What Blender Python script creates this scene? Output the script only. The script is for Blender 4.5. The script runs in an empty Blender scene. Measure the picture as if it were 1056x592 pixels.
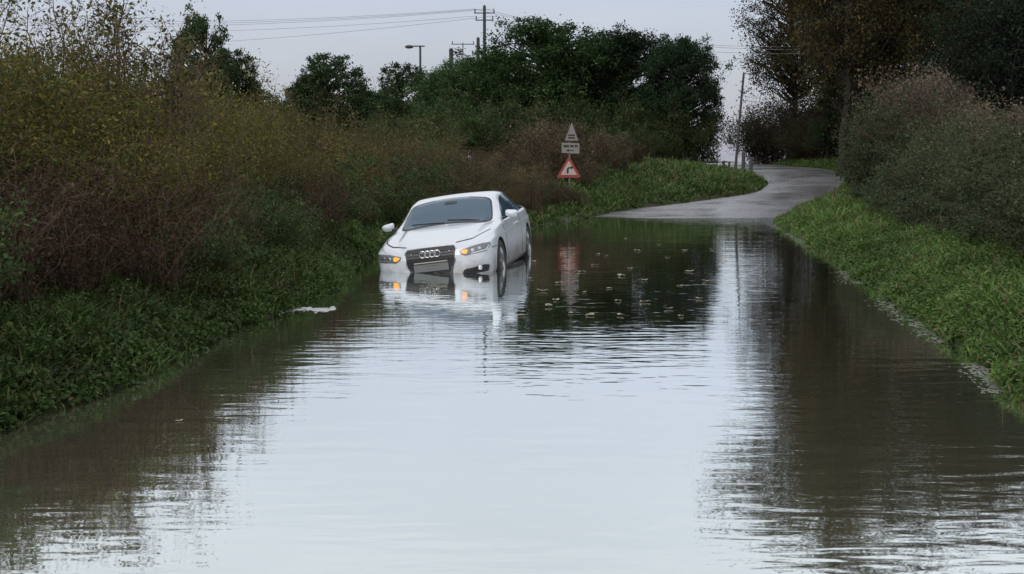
import bpy, bmesh, math, random
import numpy as np
from mathutils import Vector, Matrix
from mathutils.bvhtree import BVHTree

R = math.radians
scene = bpy.context.scene
COL = scene.collection
random.seed(7)

# ------------------------------------------------------------------ camera
CAM_H = 1.6
cd = bpy.data.cameras.new('camera')
cam = bpy.data.objects.new('camera', cd)
COL.objects.link(cam)
cd.sensor_width = 36.0
cd.lens = 46.0
cd.clip_start = 0.05
cd.clip_end = 6000
cam.location = (0, 0, CAM_H)
cam.rotation_euler = (R(90 - 5.42), 0, 0)
scene.camera = cam

# ------------------------------------------------------------------ world
w = bpy.data.worlds.new('World')
scene.world = w
w.use_nodes = True
nt = w.node_tree
nt.nodes.clear()
out = nt.nodes.new('ShaderNodeOutputWorld')
bg = nt.nodes.new('ShaderNodeBackground')
bg2 = nt.nodes.new('ShaderNodeBackground')
addw = nt.nodes.new('ShaderNodeAddShader')
sky = nt.nodes.new('ShaderNodeTexSky')
sky.sky_type = 'NISHITA'
sky.sun_disc = False
sky.sun_elevation = R(38)
sky.sun_rotation = R(205)
sky.dust_density = 3.0
sky.air_density = 1.0
bg.inputs['Strength'].default_value = 0.05
nt.links.new(sky.outputs[0], bg.inputs['Color'])
# the overcast layer: brighter towards the zenith, with soft cloud shapes
tc = nt.nodes.new('ShaderNodeTexCoord')
sep = nt.nodes.new('ShaderNodeSeparateXYZ')
nt.links.new(tc.outputs['Generated'], sep.inputs[0])
ramp = nt.nodes.new('ShaderNodeValToRGB')
e = ramp.color_ramp.elements
e[0].position = 0.0
e[0].color = (0.39, 0.40, 0.47, 1)
e[1].position = 1.0
e[1].color = (1.12, 1.12, 1.12, 1)
m = ramp.color_ramp.elements.new(0.12)
m.color = (0.45, 0.455, 0.53, 1)
m = ramp.color_ramp.elements.new(0.30)
m.color = (0.82, 0.83, 0.82, 1)
nt.links.new(sep.outputs['Z'], ramp.inputs[0])
mp = nt.nodes.new('ShaderNodeMapping')
mp.inputs['Scale'].default_value = (1.2, 1.2, 4.5)
nt.links.new(tc.outputs['Generated'], mp.inputs[0])
nz = nt.nodes.new('ShaderNodeTexNoise')
nz.inputs['Scale'].default_value = 2.2
nz.inputs['Detail'].default_value = 5
nz.inputs['Roughness'].default_value = 0.55
nt.links.new(mp.outputs[0], nz.inputs['Vector'])
mr = nt.nodes.new('ShaderNodeMapRange')
mr.inputs['From Min'].default_value = 0.3
mr.inputs['From Max'].default_value = 0.7
mr.inputs['To Min'].default_value = 0.9
mr.inputs['To Max'].default_value = 1.1
nt.links.new(nz.outputs[0], mr.inputs[0])
mul = nt.nodes.new('ShaderNodeMix')
mul.data_type = 'RGBA'
mul.blend_type = 'MULTIPLY'
mul.inputs[0].default_value = 1
nt.links.new(ramp.outputs[0], mul.inputs[6])
nt.links.new(mr.outputs[0], mul.inputs[7])
nt.links.new(mul.outputs[2], bg2.inputs['Color'])
bg2.inputs['Strength'].default_value = 0.93
nt.links.new(bg.outputs[0], addw.inputs[0])
nt.links.new(bg2.outputs[0], addw.inputs[1])
nt.links.new(addw.outputs[0], out.inputs['Surface'])

# ------------------------------------------------------------------ sun (overcast, very soft)
sd = bpy.data.lights.new('sun', 'SUN')
sd.energy = 0.5
sd.angle = R(25)
sd.color = (1.0, 0.97, 0.93)
sun = bpy.data.objects.new('sun', sd)
COL.objects.link(sun)
sun.rotation_euler = (R(52), 0, R(-25))

# ------------------------------------------------------------------ output
scene.view_settings.view_transform = 'Standard'
scene.view_settings.look = 'None'
scene.view_settings.exposure = 0.0
scene.view_settings.gamma = 1.0
scene.view_settings.use_curve_mapping = False
scene.render.engine = 'CYCLES'
scene.cycles.use_denoising = True
scene.cycles.max_bounces = 6
scene.cycles.diffuse_bounces = 3
scene.cycles.glossy_bounces = 4
scene.cycles.transmission_bounces = 4
scene.cycles.transparent_max_bounces = 8

# ================================================================== helpers
def tag(o, label=None, cat=None, group=None, kind=None):
    if label: o['label'] = label
    if cat: o['category'] = cat
    if group: o['group'] = group
    if kind: o['kind'] = kind
    return o

def link(name, me, mat=None, parent=None):
    o = bpy.data.objects.new(name, me)
    COL.objects.link(o)
    if mat is not None and me is not None and not me.materials:
        me.materials.append(mat)
    if parent is not None:
        o.parent = parent
    return o

def empty(name, loc=(0, 0, 0), rz=0.0):
    o = bpy.data.objects.new(name, None)
    COL.objects.link(o)
    o.empty_display_size = 0.2
    o.location = loc
    o.rotation_euler = (0, 0, rz)
    return o

def copy_tree(o, parent=None):
    c = o.copy()
    COL.objects.link(c)
    c.parent = parent
    for ch in list(o.children):
        copy_tree(ch, c)
    return c

def np_mesh(name, verts, faces, smooth=False, cols=None):
    """verts (N,3), faces (M,k) with constant k; cols (N,3) optional point colours"""
    verts = np.asarray(verts, dtype=np.float32)
    faces = np.asarray(faces, dtype=np.int32)
    me = bpy.data.meshes.new(name)
    k = faces.shape[1]
    me.vertices.add(len(verts))
    me.vertices.foreach_set('co', verts.ravel())
    me.loops.add(faces.size)
    me.loops.foreach_set('vertex_index', faces.ravel())
    me.polygons.add(len(faces))
    me.polygons.foreach_set('loop_start', np.arange(0, faces.size, k, dtype=np.int32))
    me.polygons.foreach_set('use_smooth', np.full(len(faces), smooth, dtype=bool))
    me.update(calc_edges=True)
    if cols is not None:
        a = me.color_attributes.new('tint', 'FLOAT_COLOR', 'POINT')
        c4 = np.ones((len(verts), 4), dtype=np.float32)
        c4[:, :3] = cols
        a.data.foreach_set('color', c4.ravel())
    return me

def bm_mesh(name, bm, smooth=False):
    me = bpy.data.meshes.new(name)
    bm.normal_update()
    bm.to_mesh(me)
    bm.free()
    if smooth:
        me.polygons.foreach_set('use_smooth', [True] * len(me.polygons))
    return me

def tubes(polys, sides=5):
    """polys: list of (pts (n,3), radii (n,)) -> verts, quad faces"""
    V, F, base = [], [], 0
    ang = np.linspace(0, 2 * np.pi, sides, endpoint=False)
    ca, sa = np.cos(ang), np.sin(ang)
    for pts, rad in polys:
        pts = np.asarray(pts, float)
        rad = np.asarray(rad, float)
        n = len(pts)
        d = np.gradient(pts, axis=0)
        d /= np.linalg.norm(d, axis=1)[:, None] + 1e-9
        ref = np.tile(np.array([0.31, 0.17, 0.93]), (n, 1))
        flip = np.abs((d * ref).sum(1)) > 0.92
        ref[flip] = (1, 0.1, 0)
        u = np.cross(d, ref)
        u /= np.linalg.norm(u, axis=1)[:, None] + 1e-9
        v = np.cross(d, u)
        ring = pts[:, None, :] + rad[:, None, None] * (u[:, None, :] * ca[None, :, None] + v[:, None, :] * sa[None, :, None])
        V.append(ring.reshape(-1, 3))
        i = np.arange(n - 1)[:, None] * sides + np.arange(sides)[None, :]
        j = np.arange(n - 1)[:, None] * sides + (np.arange(sides)[None, :] + 1) % sides
        F.append(np.stack([i, j, j + sides, i + sides], -1).reshape(-1, 4) + base)
        base += n * sides
    return np.concatenate(V), np.concatenate(F)

def leaves(rng, pos, size, cols, aspect=0.5, up=0.35, direc=None):
    """one folded rhombus leaf per position; returns verts, faces, colours"""
    n = len(pos)
    a = rng.normal(size=(n, 3))
    if direc is not None:
        a = a * 0.55 + direc
    a[:, 2] += rng.normal(0, 0.1, n) - 0.1
    a /= np.linalg.norm(a, axis=1)[:, None] + 1e-9
    nrm = rng.normal(size=(n, 3))
    nrm[:, 2] = np.abs(nrm[:, 2]) + up
    b = np.cross(a, nrm)
    b /= np.linalg.norm(b, axis=1)[:, None] + 1e-9
    nn = np.cross(b, a)
    s = np.broadcast_to(np.asarray(size, float), (n,))[:, None]
    wv = s * aspect * 0.5
    base = pos - a * s * 0.5
    mid = pos + nn * s * 0.07
    v = np.stack([base, mid - b * wv, pos + a * s * 0.5, mid + b * wv], 1).reshape(-1, 3)
    f = np.arange(n * 4).reshape(-1, 4)
    return v, f, np.repeat(cols, 4, axis=0)

def palette(rng, n, pal, jit=0.16):
    pal = np.array(pal, float)
    wts = pal[:, 3] / pal[:, 3].sum()
    k = rng.choice(len(pal), n, p=wts)
    return np.clip(pal[k, :3] * (1 + rng.normal(0, jit, (n, 1))), 0.004, 0.6)

def vnoise(x, y, seed=0):
    """smooth value noise"""
    xi, yi = np.floor(x).astype(np.int64), np.floor(y).astype(np.int64)
    xf, yf = x - xi, y - yi
    def h(a, b):
        t = (a * 374761393 + b * 668265263 + seed * 982451653) & 0x7fffffff
        t = ((t ^ (t >> 13)) * 1274126177) & 0x7fffffff
        return ((t ^ (t >> 16)) & 0xffff) / 65535.0
    sx, sy = xf * xf * (3 - 2 * xf), yf * yf * (3 - 2 * yf)
    return (h(xi, yi) * (1 - sx) + h(xi + 1, yi) * sx) * (1 - sy) + (h(xi, yi + 1) * (1 - sx) + h(xi + 1, yi + 1) * sx) * sy

# ================================================================== materials
def mat(name):
    m_ = bpy.data.materials.new(name)
    m_.use_nodes = True
    return m_, m_.node_tree, m_.node_tree.nodes['Principled BSDF']

def plain(name, col, rough=0.5, metal=0.0, spec=0.5, emit=None, emit_s=0.0, coat=0.0, noise=0.12, nscale=8.0):
    m_, t, p = mat(name)
    p.inputs['Roughness'].default_value = rough
    p.inputs['Metallic'].default_value = metal
    p.inputs['Specular IOR Level'].default_value = spec
    p.inputs['Coat Weight'].default_value = coat
    p.inputs['Coat Roughness'].default_value = 0.04
    n_ = t.nodes.new('ShaderNodeTexNoise')
    n_.inputs['Scale'].default_value = nscale
    n_.inputs['Detail'].default_value = 4
    c_ = t.nodes.new('ShaderNodeTexCoord')
    t.links.new(c_.outputs['Object'], n_.inputs['Vector'])
    r_ = t.nodes.new('ShaderNodeMapRange')
    r_.inputs['To Min'].default_value = 1 - noise
    r_.inputs['To Max'].default_value = 1 + noise
    t.links.new(n_.outputs[0], r_.inputs[0])
    mx = t.nodes.new('ShaderNodeMix')
    mx.data_type = 'RGBA'
    mx.blend_type = 'MULTIPLY'
    mx.inputs[0].default_value = 1
    mx.inputs[6].default_value = (*col, 1)
    t.links.new(r_.outputs[0], mx.inputs[7])
    t.links.new(mx.outputs[2], p.inputs['Base Color'])
    if emit:
        p.inputs['Emission Color'].default_value = (*emit, 1)
        p.inputs['Emission Strength'].default_value = emit_s
    return m_

def foliage_mat(name, rough=0.55, trans=0.25, spec=0.3):
    m_, t, p = mat(name)
    p.inputs['Roughness'].default_value = rough
    p.inputs['Specular IOR Level'].default_value = spec
    at = t.nodes.new('ShaderNodeAttribute')
    at.attribute_name = 'tint'
    oi = t.nodes.new('ShaderNodeObjectInfo')
    r_ = t.nodes.new('ShaderNodeMapRange')
    r_.inputs['To Min'].default_value = 0.62
    r_.inputs['To Max'].default_value = 1.38
    t.links.new(oi.outputs['Random'], r_.inputs[0])
    mx = t.nodes.new('ShaderNodeMix')
    mx.data_type = 'RGBA'
    mx.blend_type = 'MULTIPLY'
    mx.inputs[0].default_value = 1
    t.links.new(at.outputs['Color'], mx.inputs[6])
    t.links.new(r_.outputs[0], mx.inputs[7])
    t.links.new(mx.outputs[2], p.inputs['Base Color'])
    tr = t.nodes.new('ShaderNodeBsdfTranslucent')
    t.links.new(mx.outputs[2], tr.inputs['Color'])
    ms = t.nodes.new('ShaderNodeMixShader')
    ms.inputs[0].default_value = trans
    t.links.new(p.outputs[0], ms.inputs[1])
    t.links.new(tr.outputs[0], ms.inputs[2])
    t.links.new(ms.outputs[0], t.nodes['Material Output'].inputs['Surface'])
    return m_

M_LEAF = foliage_mat('leaf', rough=0.75, trans=0.3, spec=0.08)
M_WETLEAF = foliage_mat('wet_leaf', rough=0.6, trans=0.28, spec=0.14)
M_BARK = plain('bark', (0.034, 0.029, 0.024), 0.85, nscale=14, noise=0.35, spec=0.2)
M_TWIG = plain('twig', (0.095, 0.068, 0.05), 0.85, nscale=6, noise=0.3, spec=0.2)

# ground
M_GROUND, t, p = mat('soil_and_grass')
p.inputs['Roughness'].default_value = 0.9
p.inputs['Specular IOR Level'].default_value = 0.2
c_ = t.nodes.new('ShaderNodeTexCoord')
n1 = t.nodes.new('ShaderNodeTexNoise'); n1.inputs['Scale'].default_value = 0.9; n1.inputs['Detail'].default_value = 8
n2 = t.nodes.new('ShaderNodeTexNoise'); n2.inputs['Scale'].default_value = 9; n2.inputs['Detail'].default_value = 6
t.links.new(c_.outputs['Object'], n1.inputs['Vector']); t.links.new(c_.outputs['Object'], n2.inputs['Vector'])
rp = t.nodes.new('ShaderNodeValToRGB')
rp.color_ramp.elements[0].position = 0.38; rp.color_ramp.elements[0].color = (0.035, 0.027, 0.018, 1)
rp.color_ramp.elements[1].position = 0.62; rp.color_ramp.elements[1].color = (0.035, 0.055, 0.018, 1)
t.links.new(n1.outputs[0], rp.inputs[0]); t.links.new(rp.outputs[0], p.inputs['Base Color'])
bp = t.nodes.new('ShaderNodeBump'); bp.inputs['Distance'].default_value = 0.06; bp.inputs['Strength'].default_value = 0.8
t.links.new(n2.outputs[0], bp.inputs['Height']); t.links.new(bp.outputs[0], p.inputs['Normal'])

# wet asphalt
M_ROAD, t, p = mat('wet_asphalt')
p.inputs['Specular IOR Level'].default_value = 0.9
c_ = t.nodes.new('ShaderNodeTexCoord')
n1 = t.nodes.new('ShaderNodeTexNoise'); n1.inputs['Scale'].default_value = 0.45; n1.inputs['Detail'].default_value = 5
n2 = t.nodes.new('ShaderNodeTexNoise'); n2.inputs['Scale'].default_value = 60; n2.inputs['Detail'].default_value = 3
t.links.new(c_.outputs['Object'], n1.inputs['Vector']); t.links.new(c_.outputs['Object'], n2.inputs['Vector'])
rp = t.nodes.new('ShaderNodeValToRGB')
rp.color_ramp.elements[0].color = (0.11, 0.11, 0.118, 1); rp.color_ramp.elements[1].color = (0.18, 0.18, 0.19, 1)
t.links.new(n2.outputs[0], rp.inputs[0]); t.links.new(rp.outputs[0], p.inputs['Base Color'])
rr = t.nodes.new('ShaderNodeMapRange')
rr.inputs['From Min'].default_value = 0.35; rr.inputs['From Max'].default_value = 0.65
rr.inputs['To Min'].default_value = 0.12; rr.inputs['To Max'].default_value = 0.36
t.links.new(n1.outputs[0], rr.inputs[0]); t.links.new(rr.outputs[0], p.inputs['Roughness'])
bp = t.nodes.new('ShaderNodeBump'); bp.inputs['Distance'].default_value = 0.008
n3 = t.nodes.new('ShaderNodeTexNoise'); n3.inputs['Scale'].default_value = 0.55; n3.inputs['Detail'].default_value = 6; n3.inputs['Distortion'].default_value = 0.6
t.links.new(c_.outputs['Object'], n3.inputs['Vector'])
bs = t.nodes.new('ShaderNodeMapRange')     # standing water lies smooth in the hollows of the tarmac
bs.inputs['From Min'].default_value = 0.44; bs.inputs['From Max'].default_value = 0.56
bs.inputs['To Min'].default_value = 0.04; bs.inputs['To Max'].default_value = 1.0
t.links.new(n3.outputs[0], bs.inputs[0]); t.links.new(bs.outputs[0], bp.inputs['Strength'])
t.links.new(n2.outputs[0], bp.inputs['Height']); t.links.new(bp.outputs[0], p.inputs['Normal'])

# flood water: muddy, strongly reflecting at these shallow angles, lightly rippled
M_WATER, t, p = mat('flood_water')
p.inputs['Base Color'].default_value = (0.13, 0.126, 0.088, 1)
p.inputs['Roughness'].default_value = 0.02
p.inputs['IOR'].default_value = 1.33
gl = t.nodes.new('ShaderNodeBsdfGlossy')
gl.inputs['Roughness'].default_value = 0.025
gl.inputs['Color'].default_value = (0.96, 1.0, 1.0, 1)
lw = t.nodes.new('ShaderNodeFresnel'); lw.inputs['IOR'].default_value = 1.33
fr = t.nodes.new('ShaderNodeMapRange')
fr.inputs['From Min'].default_value = 0.02; fr.inputs['From Max'].default_value = 0.5
fr.inputs['To Min'].default_value = 0.62; fr.inputs['To Max'].default_value = 0.94
t.links.new(lw.outputs[0], fr.inputs[0])
ms = t.nodes.new('ShaderNodeMixShader')
t.links.new(fr.outputs[0], ms.inputs[0]); t.links.new(p.outputs[0], ms.inputs[1]); t.links.new(gl.outputs[0], ms.inputs[2])
t.links.new(ms.outputs[0], t.nodes['Material Output'].inputs['Surface'])
c_ = t.nodes.new('ShaderNodeTexCoord')
def wnoise(scale, detail, rot, rough=0.5, dist=0.0):
    mp_ = t.nodes.new('ShaderNodeMapping')
    mp_.inputs['Scale'].default_value = scale
    mp_.inputs['Rotation'].default_value = (0, 0, rot)
    t.links.new(c_.outputs['Object'], mp_.inputs[0])
    n_ = t.nodes.new('ShaderNodeTexNoise')
    n_.inputs['Scale'].default_value = 1
    n_.inputs['Detail'].default_value = detail
    n_.inputs['Roughness'].default_value = rough
    n_.inputs['Distortion'].default_value = dist
    t.links.new(mp_.outputs[0], n_.inputs['Vector'])
    return n_
wA = wnoise((2.2, 6.5, 1), 2, R(8), 0.45, 0.3)
wB = wnoise((0.5, 1.3, 1), 2, R(-12), 0.5)
wC = wnoise((7, 12, 1), 1, R(20), 0.5)
msk = wnoise((0.10, 0.16, 1), 2, R(0), 0.5)
mk = t.nodes.new('ShaderNodeMapRange')
mk.inputs['From Min'].default_value = 0.35; mk.inputs['From Max'].default_value = 0.65
mk.inputs['To Min'].default_value = 0.22; mk.inputs['To Max'].default_value = 1.0
t.links.new(msk.outputs[0], mk.inputs[0])
def bump(height, dist, prev=None, stren=1.0, link_s=None):
    b_ = t.nodes.new('ShaderNodeBump')
    b_.inputs['Distance'].default_value = dist
    b_.inputs['Strength'].default_value = stren
    t.links.new(height.outputs[0], b_.inputs['Height'])
    if link_s: t.links.new(link_s.outputs[0], b_.inputs['Strength'])
    if prev: t.links.new(prev.outputs[0], b_.inputs['Normal'])
    return b_
b1 = bump(wB, 0.0045)
b2 = bump(wA, 0.0044, b1, link_s=mk)
b3 = bump(wC, 0.0008, b2, link_s=mk)
for nd in (p, gl, lw):
    t.links.new(b3.outputs[0], nd.inputs['Normal'])

# ================================================================== the lie of the land
def px(x, y, z=0.0):
    """a point seen at that place of the picture, at height z, as plain ground coordinates"""
    D = 1350.0 * (CAM_H - z) / (y - 168.0)
    return ((x - 528.0) / 1350.0 * D, D)

def road_z(Y):
    return np.interp(Y, [-30, 24, 32, 40, 45, 50, 55, 60, 70, 80, 100, 200], [-.14, -.14, -.10, 0.0, .25, .5, .8, 1.05, 1.3, 1.42, 1.55, 1.6])

EDGE_L = [(-6.6, -25), (-4.6, -6), (-3.9, 0), (-3.35, 5), (-3.05, 7.8), (-2.85, 9.0), (-2.67, 11.1), (-2.60, 13.2), (-2.25, 15.2), (-2.25, 17.5), (-2.35, 19), (-2.3, 22), (-1.6, 25.5), (-.4, 29), (.8, 33), (1.9, 37), (3.2, 41), (6.2, 45), (8.9, 49), (10.3, 53), (10.8, 57), (10.6, 66), (11.2, 75), (12.4, 85), (14.5, 100), (20, 130), (30, 180)]
EDGE_R = [(-.2, -25), (1.6, -6), (2.4, 0), (2.9, 5), (3.45, 8.9), (3.85, 11), (4.2, 13.8), (4.6, 17), (5.3, 21.6), (6.1, 28), (7.1, 35.5), (9.1, 42), (11.2, 47), (13.6, 54), (15.7, 62), (16.3, 68), (16.4, 75), (17, 85), (19, 100), (25, 130), (36, 180)]

def smooth_line(pts, n=6):
    P = np.array(pts, float)
    P = np.vstack([2 * P[0] - P[1], P, 2 * P[-1] - P[-2]])
    res = []
    for i in range(1, len(P) - 2):
        for s in np.linspace(0, 1, n, endpoint=False):
            a, b, c, d = P[i - 1], P[i], P[i + 1], P[i + 2]
            res.append(0.5 * (2 * b + (c - a) * s + (2 * a - 5 * b + 4 * c - d) * s * s + (3 * b - a - 3 * c + d) * s ** 3))
    res.append(P[-2])
    return np.array(res)
EL, ER = smooth_line(EDGE_L), smooth_line(EDGE_R)

def dist_line(x, y, L):
    """distance to a polyline and the side (positive = right of its direction)"""
    best = np.full(x.shape, 1e9)
    side = np.zeros(x.shape)
    for i in range(len(L) - 1):
        a, d = L[i], L[i + 1] - L[i]
        l2 = d @ d
        tt = np.clip(((x - a[0]) * d[0] + (y - a[1]) * d[1]) / l2, 0, 1)
        dx, dy = x - a[0] - tt * d[0], y - a[1] - tt * d[1]
        q = np.hypot(dx, dy)
        s = dx * d[1] - dy * d[0]
        m_ = q < best
        best[m_] = q[m_]
        side[m_] = np.sign(s[m_])
    return best, side

def land(x, y):
    """terrain height and signed distance beyond the road edge (negative on the road), side -1 left / +1 right"""
    x = np.asarray(x, float); y = np.asarray(y, float)
    dl, sl = dist_line(x, y, EL)
    dr, sr = dist_line(x, y, ER)
    wob = 0.16 * (vnoise(x * 1.7, y * 1.7, 3) - 0.5) + 0.12 * (vnoise(x * 4.1, y * 4.1, 5) - 0.5)
    left = sl < 0
    right = (sr > 0) & ~left
    d = np.where(left, dl, np.where(right, dr, -np.minimum(dl, dr))) + wob
    rz = road_z(y)
    base = np.maximum(rz, 0.0)
    hl = np.interp(d, [0, .25, 1.0, 2.2, 4, 8, 16, 60, 400], [0, .10, .26, .42, .75, 1.1, 1.35, 1.6, 1.6])
    hr = np.interp(d, [0, .25, 1.0, 2.4, 4, 8, 16, 60, 400], [0, .07, .22, .42, .65, 1.0, 1.3, 1.6, 1.6])
    h = np.where(left, hl, hr)
    far = np.clip((d - 1) / 30, 0, 1)
    z_out = base * (1 - far) + h * np.where(y > 42, np.interp(y, [42, 60, 100], [1, .6, .3]), 1) * (1 - far) + 1.62 * far
    z_out += 0.10 * (vnoise(x * 0.8, y * 0.8, 11) - 0.5) * np.clip(d / 1.0, 0, 1)
    z_in = np.minimum(rz - 0.02, base - 0.02 + d * 0.35)
    z_in = np.where(y > 38, rz - 0.03, z_in)
    return np.where(d > 0, z_out, z_in), d, np.where(left, -1, np.where(right, 1, 0))

def axis(parts):
    a = np.concatenate([np.arange(*q) for q in parts])
    return np.unique(np.round(a, 4))
gx = axis([(-3000, -400, 400), (-400, -60, 30), (-60, -14, 2.5), (-14, 22, .28), (22, 60, 1.5), (60, 400, 30), (400, 3001, 400)])
gy = axis([(-600, -30, 80), (-30, 4, 1.0), (4, 70, .32), (70, 110, 1.0), (110, 400, 20), (400, 5001, 400)])
GX, GY = np.meshgrid(gx, gy)
GZ, GD, GS = land(GX.ravel(), GY.ravel())
nxg, nyg = len(gx), len(gy)
idx = np.arange(nxg * nyg).reshape(nyg, nxg)
F = np.stack([idx[:-1, :-1], idx[:-1, 1:], idx[1:, 1:], idx[1:, :-1]], -1).reshape(-1, 4)
ground = link('ground', np_mesh('ground', np.stack([GX.ravel(), GY.ravel(), GZ], 1), F, True), M_GROUND)
tag(ground, 'soil and grass banks on both sides of the flooded lane', 'ground', kind='structure')

# road: a wet strip under the flood that comes out of it at the bend
def resample(L, n):
    s = np.concatenate([[0], np.cumsum(np.linalg.norm(np.diff(L, axis=0), axis=1))])
    q = np.linspace(0, s[-1], n)
    return np.stack([np.interp(q, s, L[:, 0]), np.interp(q, s, L[:, 1])], 1)
na, nc = 220, 9
RL, RR = resample(EL, na), resample(ER, na)
k = np.linspace(-0.01, 1.01, nc)
RV = RL[:, None, :] * (1 - k)[None, :, None] + RR[:, None, :] * k[None, :, None]
rz = road_z(RV[:, :, 1]) + 0.012 + 0.05 * (1 - (2 * k - 1) ** 2)[None, :] * np.clip((RV[:, :, 1] - 36) / 8, 0, 1)
V = np.concatenate([RV, rz[:, :, None]], 2).reshape(-1, 3)
idx = np.arange(na * nc).reshape(na, nc)
F = np.stack([idx[:-1, :-1], idx[:-1, 1:], idx[1:, 1:], idx[1:, :-1]], -1).reshape(-1, 4)
road = link('road', np_mesh('road', V, F, True), M_ROAD)
tag(road, 'wet grey lane rising out of the flood round the bend', 'road', kind='structure')

wv = [(-14, -25, 0), (16, -25, 0), (16, 46, 0), (-14, 46, 0)]
water = link('flood_water', np_mesh('flood_water', wv, [(0, 1, 2, 3)]), M_WATER)
tag(water, 'brown flood water covering the lane and mirroring the sky', 'water', kind='structure')

def zat(x, y):
    return float(land(np.array([x]), np.array([y]))[0][0])

def edge_point(L, Y, off, side):
    """a point 'off' metres outside the road edge near that Y"""
    i = int(np.argmin(np.abs(L[:, 1] - Y)))
    i = min(max(i, 1), len(L) - 2)
    d = L[i + 1] - L[i - 1]
    d /= np.hypot(*d)
    n_ = np.array([-d[1], d[0]]) if side < 0 else np.array([d[1], -d[0]])
    q = np.array([np.interp(Y, L[:, 1], L[:, 0]) if np.all(np.diff(L[:, 1]) > 0) else L[i, 0], Y]) + n_ * off
    return q

# ================================================================== plants
def make_shrub(name, seed, h, r, n_stem, n_leaf, leaf, pal, label, cat, group, stem_mat=None, twiggy=0, spread=0.16, low=0.1, aspect=0.5, leafmat=None, erect=1.0, bare=7):
    rng = np.random.default_rng(seed)
    root = empty(name)
    polys, spots, dirs = [], [], []
    for i in range(n_stem):
        a = rng.uniform(0, 2 * np.pi)
        rb = r * 0.35 * math.sqrt(rng.random())
        lean = r * rng.uniform(0.15, 0.95) / erect
        hh = h * rng.uniform(0.55, 1.0) * (1 - 0.25 * (lean / r) ** 2)
        b = np.array([rb * math.cos(a), rb * math.sin(a), -0.05])
        a2 = a + rng.normal(0, 0.5)
        s = np.linspace(0, 1, 7)
        pts = np.stack([b[0] + lean * math.cos(a2) * s ** 1.6, b[1] + lean * math.sin(a2) * s ** 1.6, b[2] + hh * (1 - (1 - s) ** 1.35)], 1)
        pts[1:-1] += rng.normal(0, 0.03 * h / 2, (5, 3))
        polys.append((pts, np.linspace(0.012, 0.003, 7) * h / 2))
        for q in range(5 + twiggy):
            t0 = rng.uniform(low, 0.98)
            p0 = np.array([np.interp(t0, s, pts[:, c]) for c in range(3)])
            dv = rng.normal(size=3)
            dv[2] = abs(dv[2]) * 0.8 + 0.15
            dv /= np.linalg.norm(dv)
            L = rng.uniform(0.15, 0.42) * h / 2.4
            tw = p0 + dv * L * np.linspace(0, 1, 3)[:, None]
            tw[1] += rng.normal(0, 0.02, 3)
            polys.append((tw, np.linspace(0.005, 0.002, 3)))
            spots.append(tw[1]); spots.append(tw[2]); dirs += [dv, dv]
        spots.append(pts[-1]); dirs.append(np.array([0, 0, 1.0]))
    for i in range(bare):
        a = rng.uniform(0, 2 * np.pi)
        lean = r * rng.uniform(.3, 1.15)
        hh = h * rng.uniform(.75, 1.16)
        s = np.linspace(0, 1, 7)
        pts = np.stack([lean * math.cos(a) * s ** 1.4, lean * math.sin(a) * s ** 1.4, hh * (1 - (1 - s) ** 1.5) - .12 * h * s ** 4 * rng.random()], 1)
        pts[1:] += rng.normal(0, .018 * h, (6, 3))
        polys.append((pts, np.linspace(.008, .0025, 7)))
        for q in range(4):
            p0 = pts[rng.integers(3, 7)]
            e_ = p0 + rng.normal(0, .13, 3) + [0, 0, .1]
            polys.append((np.array([p0, (p0 + e_) / 2 + rng.normal(0, .012, 3), e_]), np.array([.004, .003, .002])))
            spots.append(e_); dirs.append(np.array([0, 0, 1.0]))
    V, Fq = tubes(polys, 4)
    link('stem', np_mesh(name + '_stem', V, Fq), stem_mat or M_TWIG, root)
    spots = np.array(spots); dirs = np.array(dirs)
    wt = rng.gamma(1.1, 1, len(spots)) + .08
    k = rng.choice(len(spots), n_leaf, p=wt / wt.sum())
    pos = spots[k] + rng.normal(0, spread, (n_leaf, 3)) * (h / 2.4)
    pos[:, 2] = np.maximum(pos[:, 2], 0.02)
    tintk = 1 + rng.normal(0, 0.26, len(spots))
    col = palette(rng, n_leaf, pal) * np.clip(tintk[k], .6, 1.5)[:, None]
    lv, lf, lc = leaves(rng, pos, leaf * np.clip(rng.lognormal(-.1, .38, n_leaf), .35, 2.0), col, aspect)
    link('foliage', np_mesh(name + '_foliage', lv, lf, False, lc), leafmat or M_LEAF, root)
    tag(root, label, cat, group)
    root['top'] = h
    return root

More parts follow.
